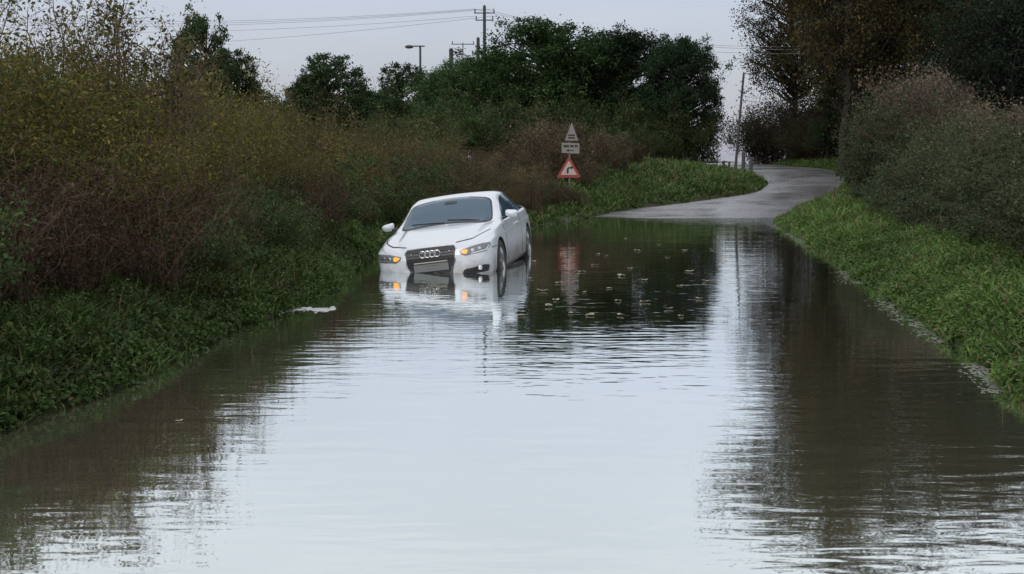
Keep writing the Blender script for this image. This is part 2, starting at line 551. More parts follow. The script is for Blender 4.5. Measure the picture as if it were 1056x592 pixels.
def make_tree(name, seed, h, cr, z0, n_clump, n_leaf, leaf, pal, label, cat, group, trunk_r=0.16, clump=0.22, twigs=2, lumpy=0.25, trunks=1, sides_r=1.0, full=False):
    rng = np.random.default_rng(seed)
    root = empty(name)
    polys = []
    tr_pts = []
    for q in range(trunks):
        s = np.linspace(0, 1, 8)
        off = rng.normal(0, 0.25 * (trunks > 1), 2)
        lean = rng.normal(0, 0.05 * h, 2)
        pts = np.stack([off[0] + lean[0] * s ** 1.5, off[1] + lean[1] * s ** 1.5, -0.2 + (h * 0.9 + 0.2) * s], 1)
        pts[1:-1, :2] += rng.normal(0, 0.012 * h, (6, 2))
        polys.append((pts, trunk_r * np.array([1.35, 1.0, .9, .78, .62, .45, .28, .1])))
        tr_pts.append(pts)
    V, Fq = tubes(polys, 8)
    trunk = link('trunk', np_mesh(name + '_trunk', V, Fq, True), M_BARK, root)
    cz, ch = (z0 + h) / 2, (h - z0) / 2
    dv = rng.normal(size=(n_clump, 3))
    dv /= np.linalg.norm(dv, axis=1)[:, None]
    rad = rng.uniform(0.25, 1.0, n_clump) ** (0.3 if full else 0.55)
    lump = 1 + lumpy * (.6 if full else 1) * (vnoise(dv[:, 0] * 2.2 + 9, dv[:, 1] * 2.2 + dv[:, 2] * 3 + 5, seed) - 0.5) * 2
    dv[:, 2] = np.where(dv[:, 2] < 0, dv[:, 2] * .9, dv[:, 2])
    C = dv * (rad * lump)[:, None] * np.array([cr, cr * sides_r, ch]) * 0.88 + np.array([0, 0, cz])
    limbs, spots, srad = [], [], []
    for c in C:
        tp = tr_pts[rng.integers(0, trunks)]
        zt = np.clip(c[2] - rng.uniform(0.15, 0.5) * np.hypot(c[0], c[1]) - 0.05 * h, 0.12 * h, 0.86 * h)
        p0 = np.array([np.interp(zt, tp[:, 2], tp[:, 0]), np.interp(zt, tp[:, 2], tp[:, 1]), zt])
        mid = (p0 + c) / 2 + rng.normal(0, 0.04 * h, 3) * 0.5
        limbs.append((np.array([p0, mid, c]), trunk_r * np.array([.34, .2, .07])))
        for q in range(twigs):
            e_ = c + np.clip(rng.normal(0, 1, 3), -1.5, 1.5) * clump * cr
            limbs.append((np.array([c, (c + e_) / 2 + rng.normal(0, .04 * cr, 3), e_]), trunk_r * np.array([.08, .06, .03])))
            spots.append(e_); srad.append(0.6)
        spots.append(c); srad.append(1.0)
    V, Fq = tubes(limbs, 4)
    link('limbs', np_mesh(name + '_limbs', V, Fq, True), M_BARK, trunk)
    spots = np.array(spots); srad = np.array(srad)
    k = rng.integers(0, len(spots), n_leaf)
    pos = spots[k] + rng.normal(0, 1, (n_leaf, 3)) * (clump * cr * 0.62 * srad[k])[:, None] * np.array([1, 1, .75])
    pos[:, 2] = np.maximum(pos[:, 2], 0.15)
    tk = 1 + rng.normal(0, 0.2, len(spots))
    col = palette(rng, n_leaf, pal) * np.clip(tk[k], .55, 1.6)[:, None]
    lv, lf, lc = leaves(rng, pos, leaf * rng.uniform(0.6, 1.3, n_leaf), col, 0.62)
    link('crown', np_mesh(name + '_crown', lv, lf, False, lc), M_LEAF, root)
    tag(root, label, cat, group)
    return root

_used = set()
def put(proto, x, y, rz, s=1.0, sz=None, label=None, group=None, dz=0.0):
    if proto.name in _used:
        o = copy_tree(proto)
    else:
        o = proto
        _used.add(proto.name)
    o.location = (x, y, zat(x, y) - 0.03 + dz)
    o.rotation_euler = (0, 0, rz)
    o.scale = (s, s, sz if sz else s)
    if label: o['label'] = label
    if group: o['group'] = group
    return o

OLIVE = [(.13, .118, .03, 4), (.098, .105, .03, 4), (.19, .145, .034, 1.2), (.07, .09, .03, 3)]
OLIVE2 = [(.095, .085, .036, 4), (.075, .066, .034, 3), (.12, .10, .036, 1), (.06, .07, .03, 2)]
GREEN = [(.045, .078, .026, 4), (.036, .064, .022, 3), (.065, .095, .028, 2)]
RUSSET = [(.052, .031, .025, 4), (.045, .029, .023, 3), (.07, .038, .026, 2), (.045, .05, .024, 1.5)]
DARK = [(.036, .06, .026, 4), (.027, .049, .024, 4), (.052, .08, .03, 2)]
DARKER = [(.02, .036, .02, 4), (.016, .029, .018, 3), (.03, .048, .022, 1.5)]
AUTUMN = [(.062, .048, .022, 4), (.05, .046, .022, 3), (.10, .062, .02, 1.0), (.038, .04, .02, 3)]
UNDER = [(.04, .034, .022, 4), (.03, .032, .02, 4), (.055, .045, .026, 1.5)]
BEARD = [(.125, .09, .078, 4), (.10, .082, .066, 3), (.065, .075, .04, 3), (.15, .11, .098, 1)]
GREYGREEN = [(.058, .08, .036, 4), (.046, .068, .03, 4), (.08, .08, .048, 1.4), (.038, .06, .025, 3), (.075, .058, .035, 1)]
TAN = [(.11, .086, .055, 4), (.088, .068, .048, 3), (.066, .066, .034, 2)]

# ---- hedge along the left bank
G_LH = 'hedge shrubs on the bank behind the white car'
olive = [make_shrub('olive_shrub', 100 + i, 2.5, 1.15, 26, 6500, .058, OLIVE, 'olive and yellow leaved hedge shrub on the bank beside the white car', 'shrub', G_LH + ', olive', spread=.13, aspect=.36) for i in range(3)]
dull = [make_shrub('brown_shrub', 120 + i, 2.4, 1.15, 26, 5600, .06, OLIVE2, 'dull brown and olive twiggy shrub in the hedge behind the white car', 'shrub', G_LH + ', brown', spread=.13, aspect=.4, twiggy=2) for i in range(2)]
russ = [make_shrub('bramble_bush', 140 + i, 1.7, 1.1, 30, 6000, .045, RUSSET, 'dark russet bramble bush at the foot of the olive hedge', 'bush', 'russet brambles at the foot of the hedge', spread=.15, twiggy=3) for i in range(2)]
grn = [make_shrub('green_bush', 160 + i, 1.5, 1.0, 26, 7000, .055, GREEN, 'dark green leafy bush at the foot of the olive hedge', 'bush', 'dark green bushes at the foot of the hedge', spread=.15, leafmat=M_WETLEAF, aspect=.6) for i in range(2)]

rs = random.Random(11)
Y = 6.8
i = 0
def grow(kinds, x, y, top, h):
    """the shrub scaled so that its top reaches that height"""
    sc_ = max(.35, (top - zat(x, y)) / (h * .96))
    put(rs.choice(kinds), x, y, rs.uniform(0, 6.28), (sc_ * .55 + .45) * rs.uniform(.95, 1.1), sc_ * rs.uniform(.92, 1.06))
while Y < 40:
    T = np.interp(Y, [8, 14, 17, 20, 26, 33, 40], [3.05, 3.15, 3.25, 3.2, 3.05, 2.65, 2.1])
    # foot of the hedge
    x, y = edge_point(EL, Y, np.interp(Y, [9, 11, 14, 18], [1.5, 1.3, 1.05, .95]) + rs.uniform(-.2, .25), -1)
    q = rs.random()
    if 9.4 < Y < 13.6 or (Y > 16 and q < .35):
        kind = russ
    elif q > .72:
        kind = dull
    else:
        kind = grn
    if Y > 8.8:
        put(rs.choice(kind), x, y, rs.uniform(0, 6.28), rs.uniform(.62, .9) * np.interp(Y, [8, 20, 40], [.85, .8, .65]) * (.7 if kind is dull else 1))
    # in front of the hedge proper
    x, y = edge_point(EL, Y + .5, np.interp(Y, [9, 14], [2.3, 1.9]) + rs.uniform(-.2, .3), -1)
    q = rs.random()
    kind = russ if (10 < Y < 14 and q < .5) else (grn if q < .18 else (olive if (Y < 26 and q < .75) else dull))
    grow(kind, x, y, T * (.5 if kind is russ else .62), 1.6 if kind in (russ, grn) else 2.45)
    # middle
    x, y = edge_point(EL, Y + .4, 3.2 + rs.uniform(-.25, .3), -1)
    kind = olive if (Y < 24 or rs.random() < .35) else dull
    grow(kind, x, y, T * .9, 2.45)
    # back
    x, y = edge_point(EL, Y - .3, 4.7 + rs.uniform(-.4, .5), -1)
    kind = olive if (Y < 22 or rs.random() < .3) else dull
    grow(kind, x, y, T * rs.uniform(.95, 1.05), 2.45)
    if i % 2 == 0:
        x, y = edge_point(EL, Y + .2, 7.0 + rs.uniform(-.5, .5), -1)
        grow(dull, x, y, T * rs.uniform(1.0, 1.1), 2.4)
    Y += 1.2 if Y < 26 else 1.6
    i += 1

# ---- slender saplings standing out of the hedge against the sky
sap = [make_shrub('sapling', 200 + i, 3.6, .95, 9, 1300, .06, [(.10, .09, .035, 4), (.06, .06, .03, 3), (.15, .12, .04, 1)], 'slender sparse sapling standing above the olive hedge against the sky', 'sapling', 'thin saplings rising out of the hedge', twiggy=5, spread=.07, low=.3, erect=1.2) for i in range(3)]
for (px_, D, s) in [(5, 17, .72), (30, 19, .75), (72, 18, .92), (88, 19, 1.0), (108, 18.5, 1.02), (135, 19.5, 1.0), (155, 19, .9), (190, 20, .82), (175, 17, .8), (-40, 17, .9)]:
    x = (px_ - 528) / 1350 * D
    put(rs.choice(sap), x, D, rs.uniform(0, 6.28), s)

# ---- dark trees behind the hedge
dk = make_tree('dark_tree', 301, 5.6, 2.3, .4, 180, 26000, .12, DARK, '', 'tree', 'dark green trees behind the hedge', .14, clump=.13, lumpy=.22, twigs=1, full=True)
dk2 = make_tree('dark_tree', 302, 5.4, 2.2, .3, 180, 26000, .12, DARK, '', 'tree', 'dark green trees behind the hedge', .14, lumpy=.3, clump=.13, twigs=1, full=True)
for proto, px_, D, s, tz, lab in [
    (dk, 208, 48, .62, 7.1, 'dark green rounded tree rising behind the sparse saplings'),
    (dk2, 240, 50, .62, 6.0, 'dark tree sloping down beside the dark rounded tree'),
    (dk2, 343, 58, .9, 6.5, 'dark bushy tree with pointed top standing between hedge and power lines'),
    (dk, 318, 60, .6, 5.7, 'low dark tree joined to the pointed bushy tree'),
    (dk, 392, 66, .8, 5.3, 'low dark tree at the end of the hedge near the pointed bushy tree'),
    (dk2, 420, 90, 1.1, 8.5, 'low rounded dark tree under the street lamp'),
    (dk2, 296, 62, .7, 4.6, 'small dark tree at the foot of the power lines gap'),
    (dk, 455, 92, 1.1, 8.0, 'mid green low tree beside the big round tree, under the poles'),
    (dk2, 265, 58, .7, 4.9, 'lowest dark tree tucked behind the olive hedge')]:
    x = (px_ - 528) / 1350 * D
    put(proto, x, D, rs.uniform(0, 6.28), s, (tz - zat(x, D)) / 5.5, label=lab)

for (px_, D, s_) in [(165, 46, 1.5), (200, 50, 1.6), (240, 54, 1.6), (275, 58, 1.6), (305, 60, 1.5), (330, 60, 1.6), (355, 62, 1.6), (380, 62, 1.5), (405, 66, 1.7), (430, 68, 1.8), (455, 70, 1.9), (480, 70, 1.9), (505, 72, 1.9), (530, 72, 1.9), (420, 82, 2.4), (445, 84, 2.4), (395, 80, 2.2), (370, 74, 2.0), (555, 72, 1.9), (580, 72, 1.9), (605, 73, 1.9), (630, 74, 2), (655, 74, 1.9), (680, 74, 1.8), (705, 74, 1.8), (722, 76, 1.7)]:
    put(rs.choice(grn), (px_ - 528) / 1350 * D, D, rs.uniform(0, 6.28), s_, s_ * 1.1, label='dark bush filling the foot of the trees beyond the hedge', group='bushes at the foot of the far trees')

big = make_tree('round_tree', 311, 10.0, 5.2, .2, 330, 62000, .17, [(.05, .098, .032, 4), (.038, .075, .028, 4), (.07, .12, .04, 2)], '', 'tree', None, .3, clump=.115, lumpy=.14, twigs=1, full=True)
big2 = make_tree('round_tree', 312, 10.0, 4.4, .1, 300, 60000, .16, [(.024, .046, .024, 4), (.02, .037, .021, 3), (.036, .06, .026, 1.5)], '', 'tree', None, .3, clump=.12, lumpy=.14, twigs=1, full=True)
def tree_at(proto, px_, D, ytop, s, rz_, lab):
    x = (px_ - 528) / 1350 * D
    tz = CAM_H + (168 - ytop) / 1350 * D
    put(proto, x, D, rz_, s, (tz - zat(x, D)) / 10.2, label=lab)
tree_at(big, 566, 80, 13, 1.02, .4, 'large round mid green tree behind the warning signs')
tree_at(big, 494, 84, 50, .85, 2.9, 'smaller mid green tree leaning on the large round tree')
tree_at(big2, 640, 80, 24, .95, 3.6, 'very dark tree merged between the round tree and the densest one')
tree_at(big2, 698, 77, 32, .68, 1.7, 'very dark dense tree beside the gap of sky at the bend')

# ---- brown scrub round the signs
tan = [make_shrub('tan_scrub', 400 + i, 2.0, 1.3, 24, 4200, .085, TAN, 'tan and brown scrub bush around the warning sign post', 'bush', 'tan scrub around the warning signs', spread=.15, twiggy=3) for i in range(2)]
for (x, y, s) in [(.6, 43, .62), (1.6, 45, .85), (2.8, 47, .8), (4.0, 49, .55), (-.6, 41.5, .55), (.9, 47.5, .95), (3.1, 51, .8), (2.4, 44.2, .55), (-.2, 45, .6), (5.0, 54, .55), (1.6, 51, 1.0), (3.9, 53, .75), (1.45, 39.2, .36), (1.95, 39.5, .33), (-.3, 36.2, .45), (.4, 38.2, .5), (-1.1, 34.6, .5), (.9, 40.6, .55), (-1.6, 36, .6)]:
    put(rs.choice(tan), x, y, rs.uniform(0, 6.28), s)
for (x, y, s, k) in [(4.6, 62, 1.15, 0), (6.4, 66, 1.2, 1), (8, 70, 1.2, 0), (2.5, 60, 1.2, 1), (-.2, 58, 1.2, 0), (-3, 56, 1.3, 1), (8.6, 76, 1.1, 0), (-5, 54, 1.3, 0)]:
    put(grn[k], x, y, rs.uniform(0, 6.28), s * .95, label='dark green bush under the dense trees beyond the warning signs', group='bushes under the dense trees')

# ---- right hand hedge
G_RH = 'hedge shrubs above the grass verge opposite the white car'
gg = [make_shrub('grey_green_shrub', 500 + i, 2.3, 1.2, 26, 6200, .06, GREYGREEN, 'grey green hedge shrub above the grass verge opposite the white car', 'shrub', G_RH + ', grey green', spread=.14, aspect=.5, leafmat=M_WETLEAF) for i in range(2)]
bd = [make_shrub('seedhead_shrub', 520 + i, 2.6, 1.25, 26, 6500, .055, BEARD, 'greyish pink shrub covered in fluffy seed heads above the grey green hedge', 'shrub', G_RH + ', seed heads', spread=.15, aspect=.8, low=.35) for i in range(2)]
rs = random.Random(23)
LOWB = ('low dark bush along the foot of the hedge above the grass verge', 'low bushes along the verge opposite the white car')
lowg = [make_shrub('low_bush', 540 + i, 1.5, 1.0, 24, 5000, .065, [(.045, .068, .03, 4), (.036, .055, .027, 3), (.07, .085, .045, 2)], LOWB[0], 'bush', LOWB[1], spread=.15, leafmat=M_WETLEAF, aspect=.55) for i in range(2)]
Y = 11.5
while Y < 47:
    T = np.interp(Y, [12, 20, 27, 33, 37, 42, 47], [2.0, 2.2, 2.45, 2.8, 3.45, 3.7, 3.8])
    tall = Y > 34.5
    for (off, f_, kinds, h_) in ((2.0, .42, lowg, 1.5), (2.6, .72, gg + lowg[:1], 2.2), (3.3, .93, gg, 2.3), (4.3, 1.0, bd + gg + gg, 2.55), (5.8, 1.04, bd + gg, 2.55)):
        if f_ < .5 and rs.random() < .15: continue
        if tall: f_ = {.42: .62, .72: .95, .93: 1.0, 1.0: .9, 1.04: .72}[f_]
        x, y = edge_point(ER, Y + rs.uniform(-.4, .4), off + rs.uniform(-.2, .25) + .45 * (Y > 31), 1)
        kd = rs.choice(bd + gg[:1] if (tall and off in (3.3, 4.3)) else kinds)
        h_ = 1.5 if kd in lowg else h_
        sc_ = max(.4, (T * f_ * (rs.uniform(.92, 1.06) if tall else rs.uniform(.78, 1.12)) - zat(x, y)) / (h_ * .96))
        put(kd, x, y, rs.uniform(0, 6.28), (sc_ * .55 + .45) * rs.uniform(.9, 1.05), sc_)
    Y += 1.3

# ---- tall autumn trees round the bend
au = [make_tree('autumn_tree', 600 + i, 16.5, 4.4, 2.2 - .6 * i, 190, 24000, .17, AUTUMN, 'tall thinning autumn tree with brown leaves beyond the hedge at the bend', 'tree', 'tall autumn trees round the bend', .24, clump=.17, twigs=3, lumpy=.3, trunks=1 + i % 2) for i in range(3)]
for (x, y, k, s, sz) in [(15.6, 62, 0, .72, .98), (19.5, 74, 1, 1.0, 1.1), (23, 66, 2, 1.0, 1.05), (21, 84, 0, 1.0, 1.1), (26.5, 76, 1, 1.05, 1.1), (27, 60, 0, 1.0, 1.0), (31.5, 70, 2, 1.1, 1.05), (24, 52, 2, .8, .85), (30, 84, 2, 1.1, 1.2), (36, 78, 0, 1.1, 1.1), (20.5, 56, 1, .7, .85), (21.5, 101, 0, 1.0, 1.0), (25.5, 99, 1, 1.1, 1.0), (30, 104, 2, 1.1, 1.1)]:
    put(au[k], x, y, rs.uniform(0, 6.28), s, sz)
ov = make_tree('overhanging_tree', 633, 17.5, 5.0, 8.2, 150, 15000, .19, [(.05, .055, .024, 4), (.038, .045, .022, 3), (.08, .06, .022, 1)], '', 'tree', None, .17, clump=.17, twigs=4, lumpy=.35)
put(ov, 17.0, 66, 1.1, 1.28, 1.08, label='slim tall tree whose high crown overhangs the bend')
iv = make_tree('ivy_tree', 640, 7.0, 3.0, .3, 120, 26000, .12, DARKER, '', 'tree', None, .2, clump=.22)
put(iv, 17.2, 45.5, .5, 1.0, 1.08, label='very dark ivy clad tree above the seed head shrubs')
put(iv, 21.0, 47.0, 2.5, 1.2, 1.25, label='broad very dark evergreen tree behind the ivy clad one')
ug = [make_shrub('undergrowth_bush', 560 + i, 3.2, 2.0, 36, 14000, .10, UNDER, 'dark brown undergrowth bush beneath the tall autumn trees', 'bush', 'undergrowth beneath the autumn trees', spread=.22, aspect=.55) for i in range(2)]
for (x, y, k, s) in [(17.2, 90, 0, 1.2), (19.5, 87, 1, 1.3), (21.5, 84, 0, 1.5), (23.5, 80, 1, 1.6), (24, 74, 0, 1.6), (22.5, 90, 1, 1.6), (25.5, 86, 0, 1.8), (19, 94, 0, 1.3), (22.5, 70, 1, 1.3), (21.8, 64, 0, 1.1), (27, 90, 1, 1.8), (19.8, 66, 0, .8), (20.6, 78, 1, 1.1), (20.2, 72, 0, 1.0), (18.8, 58, 1, .9), (20, 61, 0, 1.1), (18.2, 82, 0, .8), (28, 72, 1, 1.7), (26, 66, 0, 1.6), (24, 60, 1, 1.4), (30, 80, 0, 1.9)]:
    put(ug[k], x, y, rs.uniform(0, 6.28), s)

# small conifer beside the gap of sky
def make_conifer(seed):
    rng = np.random.default_rng(seed)
    root = empty('conifer')
    s = np.linspace(0, 1, 6)
    pts = np.stack([0 * s, 0 * s, -.2 + 6.2 * s], 1)
    V, Fq = tubes([(pts, np.linspace(.1, .015, 6))], 6)
    tr = link('trunk', np_mesh('conifer_trunk', V, Fq, True), M_BARK, root)
    limbs, P, Dv = [], [], []
    for i in range(75):
        z = rng.uniform(.8, 5.8)
        L = (1 - z / 6.3) * 1.7 * rng.uniform(.6, 1.1) + .15
        a = rng.uniform(0, 6.28)
        e_ = np.array([L * math.cos(a), L * math.sin(a), z + .12 * L])
        limbs.append((np.array([[0, 0, z - .1], e_ * [.5, .5, 1] - [0, 0, .04], e_]), np.array([.025, .015, .006])))
        q = rng.uniform(.15, 1, 70)[:, None]
        P.append(np.array([0, 0, z]) * (1 - q) + e_ * q + rng.normal(0, .07, (70, 3)))
        Dv.append(np.tile((e_ - [0, 0, z]) / L, (70, 1)))
    V, Fq = tubes(limbs, 4)
    link('limbs', np_mesh('conifer_limbs', V, Fq), M_BARK, tr)
    P = np.concatenate(P); Dv = np.concatenate(Dv)
    lv, lf, lc = leaves(rng, P, .22, palette(rng, len(P), DARK), .28, direc=Dv)
    link('crown', np_mesh('conifer_crown', lv, lf, False, lc), M_LEAF, root)
    tag(root, 'small dark conifer beside the leaning pole at the bend', 'tree')
    return root
cf = make_conifer(9)
put(cf, 14.4 * 1.3, 78, 0, .95)

# ================================================================== verge growth
def scatter_verge(name, seed, L, side, y0, y1, dmin, dmax, n, pal, label, cat, hh=(.12, .34), leafsz=.07, grass=.5):
    rng = np.random.default_rng(seed)
    # denser towards the viewer, even over the bank
    yy = y0 + (y1 - y0) * rng.random(n) ** 1.5
    xe = np.interp(yy, L[:, 1], L[:, 0])
    off = dmin + (dmax - dmin) * rng.random(n) ** 0.9
    xx = xe + side * off
    z, d, sd_ = land(xx, yy)
    ok = (d > -0.08) & (d < dmax + .4)
    keep = vnoise(xx * 2.3, yy * 2.3, seed) > 0.34 - 0.3 * rng.random(n)
    ok &= keep
    xx, yy, z, d = xx[ok], yy[ok], z[ok], d[ok]
    m_ = len(xx)
    patch = np.clip(.6 * vnoise(xx * .9, yy * .9, seed + 4) + .6 * vnoise(xx * 2.6, yy * 2.6, seed + 9) - .1, 0, 1)
    hgt = rng.uniform(hh[0], hh[1], m_) * np.clip(.45 + d * .9, .35, 1.15) * (.45 + 1.05 * patch)
    V, Fc, Cc, base = [], [], [], 0
    isg = rng.random(m_) < grass
    # grass tufts: 5 narrow blades each
    gi = np.where(isg)[0]
    nb = 6
    g = np.repeat(gi, nb)
    a = rng.uniform(0, 2 * np.pi, len(g))
    dry = np.repeat(rng.random(len(gi)) < .03, nb) & (rng.random(len(g)) < .6)
    bl = hgt[g] * rng.uniform(.6, 1.5, len(g)) * np.where(dry, 1.9, 1)
    lean = rng.uniform(.2, .9, len(g))
    b0 = np.stack([xx[g] + rng.normal(0, .03, len(g)), yy[g] + rng.normal(0, .03, len(g)), z[g] - .02], 1)
    dirn = np.stack([np.cos(a) * lean, np.sin(a) * lean, np.ones(len(g))], 1)
    dirn /= np.linalg.norm(dirn, axis=1)[:, None]
    wd = np.stack([-np.sin(a), np.cos(a), 0 * a], 1) * ((.005 + .0003 * yy[g]) * np.where(dry, .5, 1))[:, None]
    mid = b0 + dirn * bl[:, None] * .6
    tip = b0 + dirn * bl[:, None] + np.stack([np.cos(a), np.sin(a), -.35 + 0 * a], 1) * (bl * .28)[:, None]
    vv = np.stack([b0 - wd * .6, mid - wd, tip, mid + wd], 1).reshape(-1, 3)
    tint = (.55 + .9 * patch[g])[:, None]
    cc = np.where(dry[:, None], palette(rng, len(g), [(.17, .135, .075, 2), (.12, .09, .05, 2)], .2), palette(rng, len(g), pal, .14) * tint)
    V.append(vv); Fc.append(np.arange(len(vv)).reshape(-1, 4)); Cc.append(np.repeat(cc, 4, 0)); base += len(vv)
    # broad-leaved weeds: leaves up a stem
    wi = np.where(~isg)[0]
    nl = 9
    g = np.repeat(wi, nl)
    q = np.tile(np.linspace(.15, 1, nl), len(wi))
    a = rng.uniform(0, 2 * np.pi, len(g))
    rr_ = leafsz * rng.uniform(.3, .9, len(g)) * (1.25 - q)
    pos = np.stack([xx[g] + np.cos(a) * rr_, yy[g] + np.sin(a) * rr_, z[g] + hgt[g] * q], 1)
    dv = np.stack([np.cos(a), np.sin(a), -.2 + 0 * a], 1)
    cc = palette(rng, len(g), pal) * (.55 + .9 * patch[g])[:, None]
    lv, lf, lc = leaves(rng, pos, leafsz * rng.uniform(.7, 1.3, len(g)) * (1.15 - .4 * q) * (1 + .012 * yy[g]), cc, .6, up=1.4, direc=dv * 1.2)
    V.append(lv); Fc.append(lf + base); Cc.append(lc)
    o = link(name, np_mesh(name, np.concatenate(V), np.concatenate(Fc), False, np.concatenate(Cc)), M_WETLEAF)
    tag(o, label, cat, kind='stuff')
    return o

VERGE_L = [(.07, .125, .03, 4), (.056, .10, .028, 3), (.10, .155, .042, 2), (.13, .115, .05, .8)]
VERGE_R = [(.056, .106, .025, 4), (.066, .118, .029, 3), (.09, .13, .037, 1.5), (.11, .095, .045, .7)]
scatter_verge('verge_weeds', 41, EL, -1, 5.5, 22, -.05, 1.7, 25000, VERGE_L, 'wet green nettles and weeds on the verge below the olive hedge', 'weeds', (.09, .26), .05, .4)
scatter_verge('bank_grass', 43, EL, -1, 22, 62, .0, 7.5, 34000, [(a_ * .8, b_ * .78, c_ * .85, d_) for a_, b_, c_, d_ in VERGE_L], 'green grass on the tongue of bank inside the bend', 'grass', (.10, .28), .07, .75)
scatter_verge('verge_grass', 47, ER, 1, 6.5, 26, -.05, 2.4, 27000, VERGE_R, 'wet green grass and weeds sloping down to the flood opposite the white car', 'grass', (.08, .24), .05, .42)
scatter_verge('bend_grass', 53, ER, 1, 26, 92, .0, 5.0, 26000, VERGE_R, 'grass edging the lane beyond the flood under the hedge', 'grass', (.10, .26), .06, .8)

# ================================================================== the white car
M_PAINT = plain('white_paint', (.57, .61, .67), .35, spec=.5, coat=1.0, noise=.03, nscale=3)
M_GLASS = plain('car_glass', (.036, .066, .098), .04, spec=.62, noise=.1)
M_GLASS.node_tree.nodes['Principled BSDF'].inputs['Specular Tint'].default_value = (.45, .72, 1.0, 1)
M_BLACK = plain('black_plastic', (.012, .012, .013), .5, noise=.15)
M_GRILLE = plain('grille_black', (.02, .024, .03), .35, noise=.15)
M_CHROME = plain('chrome', (.72, .73, .75), .14, metal=1, noise=.05)
M_TYRE = plain('tyre_rubber', (.018, .018, .018), .8, noise=.25)
M_RIM = plain('alloy', (.42, .43, .45), .3, metal=.9, noise=.06)
M_LAMPGLASS = plain('lamp_glass', (.13, .14, .15), .06, spec=.8, noise=.2, nscale=18)
M_REFL = plain('lamp_reflector', (.75, .77, .8), .2, metal=.8, noise=.05)
M_AMBER = plain('amber_indicator', (.8, .28, .02), .3, emit=(1.0, .26, .012), emit_s=1.25, noise=.05)
M_PLATE = plain('plate_grey', (.13, .145, .15), .45, noise=.08)
M_SLIP = plain('pale_lip', (.34, .33, .28), .4, noise=.05)
M_CREASE_SHADE = plain('crease_shade_grey', (.30, .32, .36), .4, noise=.05)  # darker grey than the paint, for the painted shade along the crease
M_SEAM = plain('seam_shadow_gap', (.03, .03, .032), .7, noise=.1)
M_REDLAMP = plain('red_lamp', (.25, .01, .01), .15, noise=.05)

# mud film and splashes low on the paint
t = M_PAINT.node_tree; p = t.nodes['Principled BSDF']
c_ = t.nodes.new('ShaderNodeTexCoord'); sx_ = t.nodes.new('ShaderNodeSeparateXYZ')
t.links.new(c_.outputs['Object'], sx_.inputs[0])
nm_ = t.nodes.new('ShaderNodeTexNoise'); nm_.inputs['Scale'].default_value = 7; nm_.inputs['Detail'].default_value = 7
t.links.new(c_.outputs['Object'], nm_.inputs['Vector'])
md = t.nodes.new('ShaderNodeMath'); md.operation = 'MULTIPLY_ADD'; md.inputs[1].default_value = .5
t.links.new(nm_.outputs[0], md.inputs[0]); 
sb = t.nodes.new('ShaderNodeMath'); sb.operation = 'MULTIPLY'; sb.inputs[1].default_value = -1
t.links.new(sx_.outputs['Z'], sb.inputs[0]); t.links.new(sb.outputs[0], md.inputs[2])
mr_ = t.nodes.new('ShaderNodeMapRange'); mr_.inputs['From Min'].default_value = -.28; mr_.inputs['From Max'].default_value = .02
mr_.inputs['To Min'].default_value = 0; mr_.inputs['To Max'].default_value = .7
t.links.new(md.outputs[0], mr_.inputs[0])
mm_ = t.nodes.new('ShaderNodeMix'); mm_.data_type = 'RGBA'
src = p.inputs['Base Color'].links[0].from_socket
t.links.new(mr_.outputs[0], mm_.inputs[0]); t.links.new(src, mm_.inputs[6]); mm_.inputs[7].default_value = (.12, .10, .075, 1)
t.links.new(mm_.outputs[2], p.inputs['Base Color'])

car = empty('car')
tag(car, 'white two door coupe stranded nose down in the flood with hazard lights on', 'car')

def cubic(xk, yk, x):
    """monotone-ish smooth interpolation through keys"""
    xk = np.asarray(xk, float); yk = np.asarray(yk, float)
    h_ = np.diff(xk); dlt = np.diff(yk) / h_
    mm = np.zeros(len(xk)); mm[0], mm[-1] = dlt[0], dlt[-1]
    for i_ in range(1, len(xk) - 1):
        if dlt[i_ - 1] * dlt[i_] > 0:
            w1, w2 = 2 * h_[i_] + h_[i_ - 1], h_[i_] + 2 * h_[i_ - 1]
            mm[i_] = (w1 + w2) / (w1 / dlt[i_ - 1] + w2 / dlt[i_])
    j = np.clip(np.searchsorted(xk, x) - 1, 0, len(xk) - 2)
    tt = (x - xk[j]) / h_[j]
    return (yk[j] * (1 + 2 * tt) * (1 - tt) ** 2 + h_[j] * mm[j] * tt * (1 - tt) ** 2 + yk[j + 1] * tt * tt * (3 - 2 * tt) - h_[j] * mm[j + 1] * tt * tt * (1 - tt))

KX = [-3.76, -3.72, -3.6, -3.4, -3.1, -2.8, -2.4, -2.0, -1.6, -1.25, -.9, -.62, -.42, -.15, .15, .45, .62, .74, .81, .855, .875]
ZC = [.88, .96, 1.01, 1.035, 1.08, 1.165, 1.285, 1.355, 1.372, 1.335, 1.195, 1.055, .965, .935, .895, .845, .80, .765, .735, .70, .66]
WW = [.62, .72, .80, .86, .90, .915, .925, .927, .927, .925, .922, .92, .918, .914, .908, .885, .845, .785, .70, .58, .46]
ZB = [.84, .90, .93, .945, .945, .94, .935, .93, .925, .92, .912, .90, .885, .862, .828, .785, .745, .71, .685, .655, .63]
WB = [.54, .64, .73, .79, .835, .855, .868, .872, .874, .874, .872, .868, .862, .855, .838, .80, .755, .70, .625, .52, .41]
ZR = [.87, .95, 1.0, 1.025, 1.065, 1.14, 1.25, 1.315, 1.328, 1.285, 1.14, 1.01, .945, .92, .88, .832, .788, .752, .722, .69, .652]
WR = [.30, .40, .46, .51, .56, .59, .625, .645, .655, .66, .675, .68, .63, .59, .57, .54, .50, .45, .38, .30, .24]
ZS = [.70, .76, .79, .80, .80, .795, .79, .785, .78, .775, .77, .765, .76, .755, .74, .715, .685, .655, .63, .61, .59]
NS = 130
